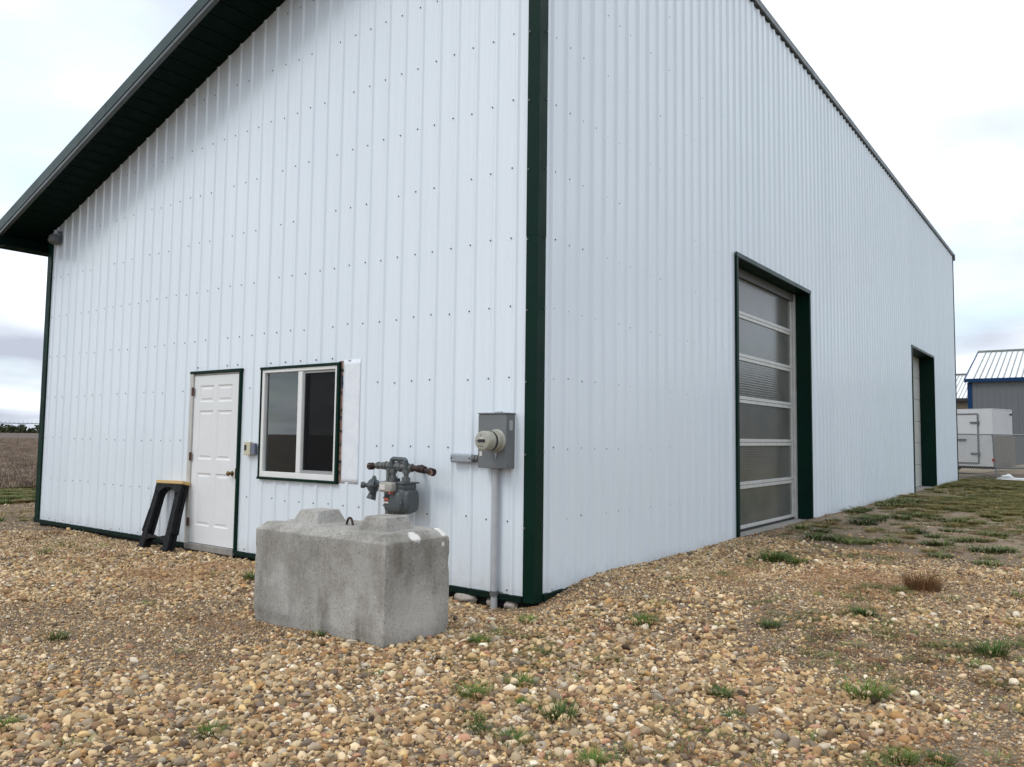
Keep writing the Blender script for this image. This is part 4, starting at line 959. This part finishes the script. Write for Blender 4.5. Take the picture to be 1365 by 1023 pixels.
# thin sprigs everywhere on the gravel
n = 15000; x = np.concatenate([rng.uniform(-13, 8, 5000), rng.uniform(.3, 7, 10000)]); y = np.concatenate([rng.uniform(-5.5, 14, 5000), rng.uniform(-2.5, 12, 10000)]); ok, dep = in_view(x, y); ok &= ~blocked(x, y)
pn = vnoise(x, y, .9, 21)*.6+vnoise(x, y, 2.6, 22)*.4
pr_ = sstep(.48, .72, pn)*np.where(x > .3, 1.0, .28)+np.where(y > 1.2, .10, .0)
k_ = ok & (rng.random(n) < pr_); x, y = x[k_], y[k_]; n = len(x)
s = rng.uniform(.35, .85, n); cols = np.array([G_(110, 116, 62), G_(92, 108, 54), G_(134, 112, 72), G_(120, 84, 56), G_(84, 100, 48)])[rng.integers(0, 5, n)]
gn_scatter('grass_sprigs', thin+dry, np.stack([x, y, gh(x, y)-.003], 1), np.stack([0*s, 0*s, rng.uniform(0, 6.28, n)], 1), np.stack([s, s, s*.8], 1), rng.integers(0, 7, n), cols, 'thin scattered grass sprigs between the stones')
# turf near the far end
n = 70000; x = rng.uniform(.15, 14, n); y = rng.uniform(4, 29, n); ok, dep = in_view(x, y, .12)
pn = vnoise(x, y, .5, 31)*.55+vnoise(x, y, 1.6, 32)*.45
yxx = y+(pn-.5)*11+.9*x
k_ = ok & ~blocked(x, y) & (rng.random(n) < (sstep(9, 21, yxx)**1.5+.03)*(.12+.88*sstep(.36, .62, pn))) & (y < 27.5)
x, y = x[k_], y[k_]; n = len(x); s = rng.uniform(.7, 1.5, n)
cols = np.array([G_(120, 112, 58), G_(104, 104, 50), G_(138, 124, 74), G_(88, 98, 44), G_(150, 134, 88)])[rng.integers(0, 5, n)]*rng.uniform(.8, 1.15, (n, 1))
gn_scatter('turf_grass', thin+lush[:2], np.stack([x, y, gh(x, y)-.004], 1), np.stack([0*s, 0*s, rng.uniform(0, 6.28, n)], 1), np.stack([s, s, s*.75], 1), rng.integers(0, 6, n), cols, 'olive green rough grass towards the wire fence')
# grass verge and stubble beyond the shed
n = 22000; x = rng.uniform(-18, -9.6, n); y = rng.uniform(-3, 9, n); ok, dep = in_view(x, y, .10)
pn = vnoise(x, y, .7, 41)*.5+vnoise(x, y, 2, 42)*.5
k_ = ok & (rng.random(n) < np.where((x < -12.6), sstep(.30, .55, pn), .12*sstep(.5, .7, pn))) & ~blocked(x, y)
x, y = x[k_], y[k_]; n = len(x); s = rng.uniform(.8, 1.7, n)
cols = np.array([G_(98, 112, 52), G_(120, 116, 62), G_(84, 100, 46), G_(150, 130, 92)])[rng.integers(0, 4, n)]
gn_scatter('verge_grass', thin+lush[:2], np.stack([x, y, gh(x, y)], 1), np.stack([0*s, 0*s, rng.uniform(0, 6.28, n)], 1), np.stack([s, s, s*.8], 1), rng.integers(0, 6, n), cols, 'green grass verge along the edge of the stubble field')
straw = []
for q in range(3):
    r_ = random.Random(90+q); vs = []; fs = []
    for _ in range(26):
        bx, by = r_.uniform(-.35, .35), r_.uniform(-.12, .12); h_ = r_.uniform(.06, .15); a = r_.uniform(0, 6.28); l_ = r_.uniform(0, .6)*h_; wdt = .005; dx, dy = math.cos(a), math.sin(a); b0 = len(vs)
        vs += [(bx-dy*wdt, by+dx*wdt, 0), (bx+dy*wdt, by-dx*wdt, 0), (bx+dx*l_+dy*wdt*.7, by+dy*l_-dx*wdt*.7, h_), (bx+dx*l_-dy*wdt*.7, by+dy*l_+dx*wdt*.7, h_)]; fs.append((b0, b0+1, b0+2, b0+3))
    straw.append(src_mesh('stubble_%d' % q, vs, fs, 'grass'))
n = 120000; x = -16.3-120*rng.random(n)**1.9; y = rng.uniform(-8, 70, n); y = np.round(y/.30)*.30+rng.normal(0, .03, n)
ok, dep = in_view(x, y, .06); x, y = x[ok], y[ok]; n = len(x); s = rng.uniform(.8, 1.3, n)
cols = np.array([G_(160, 140, 120), G_(132, 112, 98), G_(184, 166, 144), G_(108, 90, 80)])[rng.integers(0, 4, n)]*rng.uniform(.75, 1.1, (n, 1))
gn_scatter('stubble', straw, np.stack([x, y, np.full(n, .055)], 1), np.stack([0*s, 0*s, rng.normal(0, .3, n)], 1), np.stack([s, s, s], 1), rng.integers(0, 3, n), cols, 'cut straw stubble standing in rows on the field')

# ------------------------------------------------------------------ far left: boundary fence and shelterbelt
q = ray(25, 564.6); tq = (1.9-CAM.z)/q.z; fp = CAM+q*tq
ff = thing('boundary_fence', 'long dark picket-topped fence line across the far side of the stubble field', 'fence', (fp.x, fp.y, .06))
m = MB(); m.tube((fp.x, fp.y-30, 1.9), (fp.x, fp.y+40, 1.9), .028, 6); m.build('top_rail', 'dark_fence', ff)
for k in range(-10, 14):
    m = MB(); m.tube((fp.x, fp.y+k*3, .0), (fp.x, fp.y+k*3, 1.95), .012, 6); m.build('post', 'dark_fence', ff)
m = MB()
for k in range(-100, 134):
    yk = fp.y+k*.3; m.box(fp.x-.006, fp.x+.006, yk-.006, yk+.006, 1.88, 2.08+.05*math.sin(k*2.3))
o = m.build('pickets', 'dark_fence', ff); o['kind'] = 'stuff'
vs = []; fs = []; r_ = random.Random(4); lr = Vector((RIGHT.x, RIGHT.y, 0)).normalized(); lf = Vector((FWD.x, FWD.y, 0)).normalized()
c0_ = CAM+ray(25, 575)*500
for k in range(420):
    base_ = c0_+lr*r_.uniform(-170, 150)+lf*r_.uniform(-10, 25); hh = r_.uniform(2.2, 5.6)
    for _ in range(60):
        a = r_.uniform(0, 6.28); hz = hh*r_.random(); rad_ = (1-.6*hz/hh)*r_.uniform(0, 2.8); c = Vector((base_.x+rad_*math.cos(a), base_.y+rad_*math.sin(a), hz)); sz = r_.uniform(.3, .75)
        u_ = Vector((r_.gauss(0, 1), r_.gauss(0, 1), r_.gauss(0, 1))).normalized(); v_ = u_.orthogonal().normalized(); b0 = len(vs)
        vs += [tuple(c+u_*sz), tuple(c+v_*sz), tuple(c-u_*sz), tuple(c-v_*sz)]; fs.append((b0, b0+1, b0+2, b0+3))
me = bpy.data.meshes.new('shelterbelt'); me.from_pydata(vs, [], fs); me.materials.append(MATS['far_foliage']); o = bpy.data.objects.new('shelterbelt', me); col.objects.link(o); tag(o, 'low dark line of trees on the horizon', None, None, 'stuff')

# ------------------------------------------------------------------ right background
# chain-link fence from the far corner of the shed
zg = .12
p0 = Vector((.03, BL+.05, 0)); pb = ground_hit(1328, 640); fd = Vector((.80, .56, 0)).normalized()
tpost = (pb-p0).dot(fd); FH = 1.56
cf = thing('chain_link_fence', 'galvanised chain link fence with leaning post running from the shed corner', 'fence', (p0.x, p0.y, zg))
FLEN = 9.0
def fpt(s, z): v = p0+fd*s; return (v.x, v.y, z)
m = MB(); m.tube(fpt(0, FH+.05), fpt(FLEN, FH+.05), .021, 10); m.build('top_rail', 'wire_galvanised', cf, smooth=True)
for s_, ln in ((tpost, -.13), (tpost+3.0, 0), (tpost+6.0, 0)):
    b = Vector(fpt(s_, ghs(*fpt(s_, 0)[:2])-.2)); tpt = Vector(fpt(s_+ln, FH+.07)); m = MB(); m.tube(b, tpt, .03, 10)
    po = m.build('post', 'wire_galvanised', cf, smooth=True)
    if ln: mid_ = b.lerp(tpt, .5)+Vector((-.02, -.04, 0)); m = MB(); m.box(mid_.x-.07, mid_.x+.02, mid_.y-.03, mid_.y+.03, mid_.z-.05, mid_.z+.03); m.build('red_tie', 'red_tag', po)
m = MB(); pit = .075; z0 = zg; z1 = FH+.06; hgt = z1-z0
for s in np.arange(-hgt, FLEN, pit):
    for d_ in (1, -1):
        a0, a1 = (s, s+hgt); 
        if d_ < 0: a0, a1 = a1, a0
        zA, zB = z0, z1
        lo_, hi_ = min(a0, a1), max(a0, a1)
        if hi_ < 0 or lo_ > FLEN: continue
        f0, f1 = max(0, lo_), min(FLEN, hi_)
        zz = lambda q_: z0+(q_-lo_)/(hi_-lo_)*hgt if d_ > 0 else z1-(q_-lo_)/(hi_-lo_)*hgt
        m.tube(fpt(f0, zz(f0)), fpt(f1, zz(f1)), .0055, 3)
o = m.build('wire_mesh', 'wire_galvanised', cf, fix=False); o['kind'] = 'stuff'
# enclosed cargo trailer behind the fence
dep = 33.0
A_ = at_depth(1322, 546, dep); d1 = Vector((-.95, .316, 0)).normalized(); pr2 = Vector((.316, .95, 0)).normalized()
zt_, zb_ = A_.z, .34; gz = .10
tl = thing('cargo_trailer', 'white enclosed cargo trailer with side door parked behind the wire fence', 'trailer', (A_.x, A_.y, gz))
def tp(s, c, z): v = Vector((A_.x, A_.y, 0))+d1*s+pr2*c; return Vector((v.x, v.y, z))
WT = 1.85; poly = [(0, 0), (4.6, 0), (4.6, WT), (0, WT), (-.05, WT/2)]
m = MB(); m.prism([tp(s, c, zb_) for s, c in poly], (0, 0, zt_-zb_)); m.build('body', 'trailer_white', tl, bevel=.02)
m = MB(); m.prism([tp(s*1.004-.01, c, zt_) for s, c in poly], (0, 0, .035)); m.build('roof_cap', 'trailer_white', tl, bevel=.01)
m = MB(); q4 = [tp(-.075, .0, zb_+.03), tp(-.085, WT, zb_+.03), tp(-.0, WT, zb_+.03), tp(.0, .0, zb_+.03)]; m.hexa(q4, [v+Vector((0, 0, 1.28)) for v in q4]); m.build('stone_guard', 'stone_guard', tl)
ds0, ds1, dz0, dz1 = .56, 1.42, zb_+.14, zt_-.18
dd_ = part_empty('side_door', tl)
m = MB(); m.hexa([tp(ds0, -.02, dz0), tp(ds1, -.02, dz0), tp(ds1, .0, dz0), tp(ds0, .0, dz0)], [tp(ds0, -.02, dz1), tp(ds1, -.02, dz1), tp(ds1, .0, dz1), tp(ds0, .0, dz1)]); m.build('door_skin', 'trailer_white', dd_)
m = MB()
for a_, b_, c_, d_ in ((ds0-.03, ds0+.03, dz0, dz1), (ds1-.02, ds1+.02, dz0, dz1), (ds0, ds1, dz0-.03, dz0+.03), (ds0, ds1, dz1-.03, dz1+.03)):
    m.hexa([tp(a_, -.035, c_), tp(b_, -.035, c_), tp(b_, .0, c_), tp(a_, .0, c_)], [tp(a_, -.035, d_), tp(b_, -.035, d_), tp(b_, .0, d_), tp(a_, .0, d_)])
m.build('door_seal', 'meter_box_grey', dd_)
for zz_ in (dz0+.40, dz1-.36):
    m = MB(); m.hexa([tp(ds0-.07, -.07, zz_-.03), tp(ds0+.30, -.07, zz_-.03), tp(ds0+.30, -.03, zz_-.03), tp(ds0-.07, -.03, zz_-.03)], [tp(ds0-.07, -.07, zz_+.03), tp(ds0+.30, -.07, zz_+.03), tp(ds0+.30, -.03, zz_+.03), tp(ds0-.07, -.03, zz_+.03)])
    m.tube(tp(ds0-.03, -.06, zz_-.08), tp(ds0-.03, -.06, zz_+.08), .035, 8); m.build('hinge', 'lamp_grey', dd_)
zz_ = dz0+.98; m = MB(); m.hexa([tp(ds1-.38, -.07, zz_-.04), tp(ds1-.05, -.07, zz_-.04), tp(ds1-.05, -.03, zz_-.04), tp(ds1-.38, -.03, zz_-.04)], [tp(ds1-.38, -.07, zz_+.04), tp(ds1-.05, -.07, zz_+.04), tp(ds1-.05, -.03, zz_+.04), tp(ds1-.38, -.03, zz_+.04)]); m.build('door_latch', 'lamp_grey', dd_)
m = MB(); m.hexa([tp(.05, .1, zb_-.10), tp(5.1, .1, zb_-.10), tp(5.1, WT-.1, zb_-.10), tp(.05, WT-.1, zb_-.10)], [tp(.05, .1, zb_-.001), tp(5.1, .1, zb_-.001), tp(5.1, WT-.1, zb_-.001), tp(.05, WT-.1, zb_-.001)]); m.build('chassis', 'black_gap', tl)
for s_ in (2.3, 3.1):
    for c_ in (.12, WT-.30):
        wh = part_empty('wheel', tl); m = MB(); ca = tp(s_, c_, gz+.30); m.tube(ca, ca+pr2*.18, .30, 20); m.build('tyre', 'tyre', wh); m = MB(); m.tube(ca-pr2*.005, ca+pr2*.02, .17, 16); m.build('rim', 'galvanised', wh)
m = MB()
for c_ in (.25, WT-.25): m.tube(tp(-.05, c_, zb_-.04), tp(-1.3, WT/2, zb_-.02), .045, 8)
m.build('tongue', 'lamp_grey', tl)
m = MB(); jc = tp(-1.05, WT/2+.02, 0); m.tube((jc.x, jc.y, gz+.06), (jc.x, jc.y, 1.0), .035, 10); m.tube((jc.x, jc.y, gz-.02), (jc.x, jc.y, gz+.06), .10, 10); m.tube((jc.x, jc.y, .98), (jc.x+.22, jc.y+.05, 1.0), .02, 8); m.build('jack', 'lamp_grey', tl)
m = MB(); m.box(jc.x+.1, jc.x+.75, jc.y+.0, jc.y+.5, zb_-.02, zb_+.30); m.build('tongue_box', 'dark_plastic', tl, bevel=.02)
o_ = tp(-.07, WT*.85, zt_-.18); m = MB(); m.ball(o_, .05, 10, 6); m.build('marker_lamp', 'dark_plastic', tl)
# grey building with blue trim
gc = at_depth(1290.5, 508, 48); E_ = gc.z; RD = 6.9; RI = 2.30; LB = 26
gb = thing('grey_building', 'grey metal building with blue trim and white ribbed roof beyond the trailer', 'building', (gc.x, gc.y, 0))
m = MB(); m.box(gc.x, gc.x+LB, gc.y, gc.y+2*RD, -.2, E_-.02); m.prism([(gc.x, gc.y, E_-.02), (gc.x, gc.y+2*RD, E_-.02), (gc.x, gc.y+RD, E_+RI-.05)], (LB, 0, 0)); gw = m.build('wall', 'grey_cladding', gb)
rb = MB(); rb.hexa([(gc.x+.0, gc.y-.02, 0), (gc.x+.035, gc.y-.035, 0), (gc.x+.075, gc.y-.035, 0), (gc.x+.11, gc.y-.02, 0)], [(gc.x+.0, gc.y-.02, E_-.06), (gc.x+.035, gc.y-.035, E_-.06), (gc.x+.075, gc.y-.035, E_-.06), (gc.x+.11, gc.y-.02, E_-.06)])
r0 = rb.build('wall_rib', 'grey_cladding', gw)
for k in range(1, 84):
    c = r0.copy(); col.objects.link(c); c.location = (k*.305, 0, 0)
m = MB(); m.prism([(gc.x-.12, gc.y-.25, E_-.0), (gc.x-.12, gc.y+RD, E_+RI), (gc.x-.12, gc.y+2*RD+.25, E_-.0), (gc.x-.12, gc.y+2*RD+.25, E_+.10), (gc.x-.12, gc.y+RD, E_+RI+.10), (gc.x-.12, gc.y-.25, E_+.10)], (LB+.24, 0, 0)); gr = m.build('roof', 'white_roof', gb)
m = MB(); m.hexa([(gc.x+.3, gc.y-.26, E_+.10), (gc.x+.36, gc.y-.26, E_+.10), (gc.x+.36, gc.y+RD, E_+RI+.10), (gc.x+.3, gc.y+RD, E_+RI+.10)], [(gc.x+.31, gc.y-.26, E_+.15), (gc.x+.35, gc.y-.26, E_+.15), (gc.x+.35, gc.y+RD, E_+RI+.15), (gc.x+.31, gc.y+RD, E_+RI+.15)])
r0 = m.build('roof_rib', 'roof_metal', gr)
for k in range(1, 84):
    c = r0.copy(); col.objects.link(c); c.location = (k*.305, 0, 0)
m = MB(); m.box(gc.x-.14, gc.x+LB, gc.y-.30, gc.y-.255, E_-.10, E_+.11); m.build('eave_trim', 'blue_trim', gb)
m = MB(); m.box(gc.x-.05, gc.x+.20, gc.y-.05, gc.y+.2, -.1, E_-.11); m.build('corner_trim', 'blue_trim', gb)
m = MB(); m.hexa([(gc.x-.18, gc.y-.30, E_-.12), (gc.x-.121, gc.y-.30, E_-.12), (gc.x-.121, gc.y+RD, E_+RI-.12), (gc.x-.18, gc.y+RD, E_+RI-.12)], [(gc.x-.18, gc.y-.30, E_+.14), (gc.x-.121, gc.y-.30, E_+.14), (gc.x-.121, gc.y+RD, E_+RI+.14), (gc.x-.18, gc.y+RD, E_+RI+.14)]); m.build('rake_trim', 'blue_trim', gb)
m = MB(); m.box(gc.x-.15, gc.x+LB+.15, gc.y+RD-.18, gc.y+RD+.18, E_+RI+.09, E_+RI+.19); m.build('ridge_cap', 'roof_metal', gb)
# brown building beyond
bc = at_depth(1289, 533, 72); E2 = bc.z; bx_a = bc.x-22
bb = thing('brown_building', 'brown walled building with white roof showing beside the shed corner', 'building', (bc.x, bc.y, 0))
m = MB(); m.box(bx_a, bc.x+8, bc.y, bc.y+16, -.2, E2); bw = m.build('wall', 'brown_cladding', bb)
rb = MB(); rb.box(bx_a+.0, bx_a+.10, bc.y-.04, bc.y, 0, E2-.02); r0 = rb.build('wall_rib', 'brown_cladding', bw)
for k in range(1, 97):
    c = r0.copy(); col.objects.link(c); c.location = (k*.305, 0, 0)
m = MB(); m.prism([(bx_a-.2, bc.y-.3, E2), (bx_a-.2, bc.y+8, E2+2.75), (bx_a-.2, bc.y+16.3, E2), (bx_a-.2, bc.y+16.3, E2+.12), (bx_a-.2, bc.y+8, E2+2.87), (bx_a-.2, bc.y-.3, E2+.12)], (30.4, 0, 0)); br = m.build('roof', 'white_roof', bb)
m = MB(); m.hexa([(bx_a+.3, bc.y-.3, E2+.12), (bx_a+.36, bc.y-.3, E2+.12), (bx_a+.36, bc.y+8, E2+2.87), (bx_a+.3, bc.y+8, E2+2.87)], [(bx_a+.31, bc.y-.3, E2+.17), (bx_a+.35, bc.y-.3, E2+.17), (bx_a+.35, bc.y+8, E2+2.92), (bx_a+.31, bc.y+8, E2+2.92)]); r0 = m.build('roof_rib', 'roof_metal', br)
for k in range(1, 97):
    c = r0.copy(); col.objects.link(c); c.location = (k*.305, 0, 0)
m = MB(); m.box(bx_a-.2, bc.x+8.2, bc.y-.36, bc.y-.305, E2-.15, E2+.13); m.build('eave_trim', 'dark_plastic', bb)
m = MB(); m.box(bx_a-.2, bc.x+8.2, bc.y+7.8, bc.y+8.2, E2+2.8, E2+3.0); m.build('ridge_cap', 'lamp_grey', bb)
# loose things on the ground by the fence
p = ground_hit(1352, 642)
o = lumpy('plastic_sheet', (p.x, p.y, p.z+.05), (.52, .20, .07), 'plastic_sheet', None, 6, 3); tag(o, 'crumpled white plastic sheet lying on the grass before the wire fence', 'plastic sheet')
o2 = lumpy('plastic_lump', (p.x-.18, p.y, p.z+.10), (.17, .13, .12), 'plastic_sheet', o, 9, 3)
p = ground_hit(1345, 634); m = MB(); e1 = Vector((.80, .60, 0)); n1 = Vector((-.6, .8, 0)); a_ = p-e1*.9; b_ = p+e1*2.2
m.hexa([a_, b_, b_+n1*.14, a_+n1*.14], [a_+Vector((0, 0, .05)), b_+Vector((0, 0, .05)), b_+n1*.14+Vector((0, 0, .05)), a_+n1*.14+Vector((0, 0, .05))])
o = m.build('plank', 'wood_plank'); tag(o, 'reddish weathered wooden plank lying on the dirt behind the wire fence', 'plank')
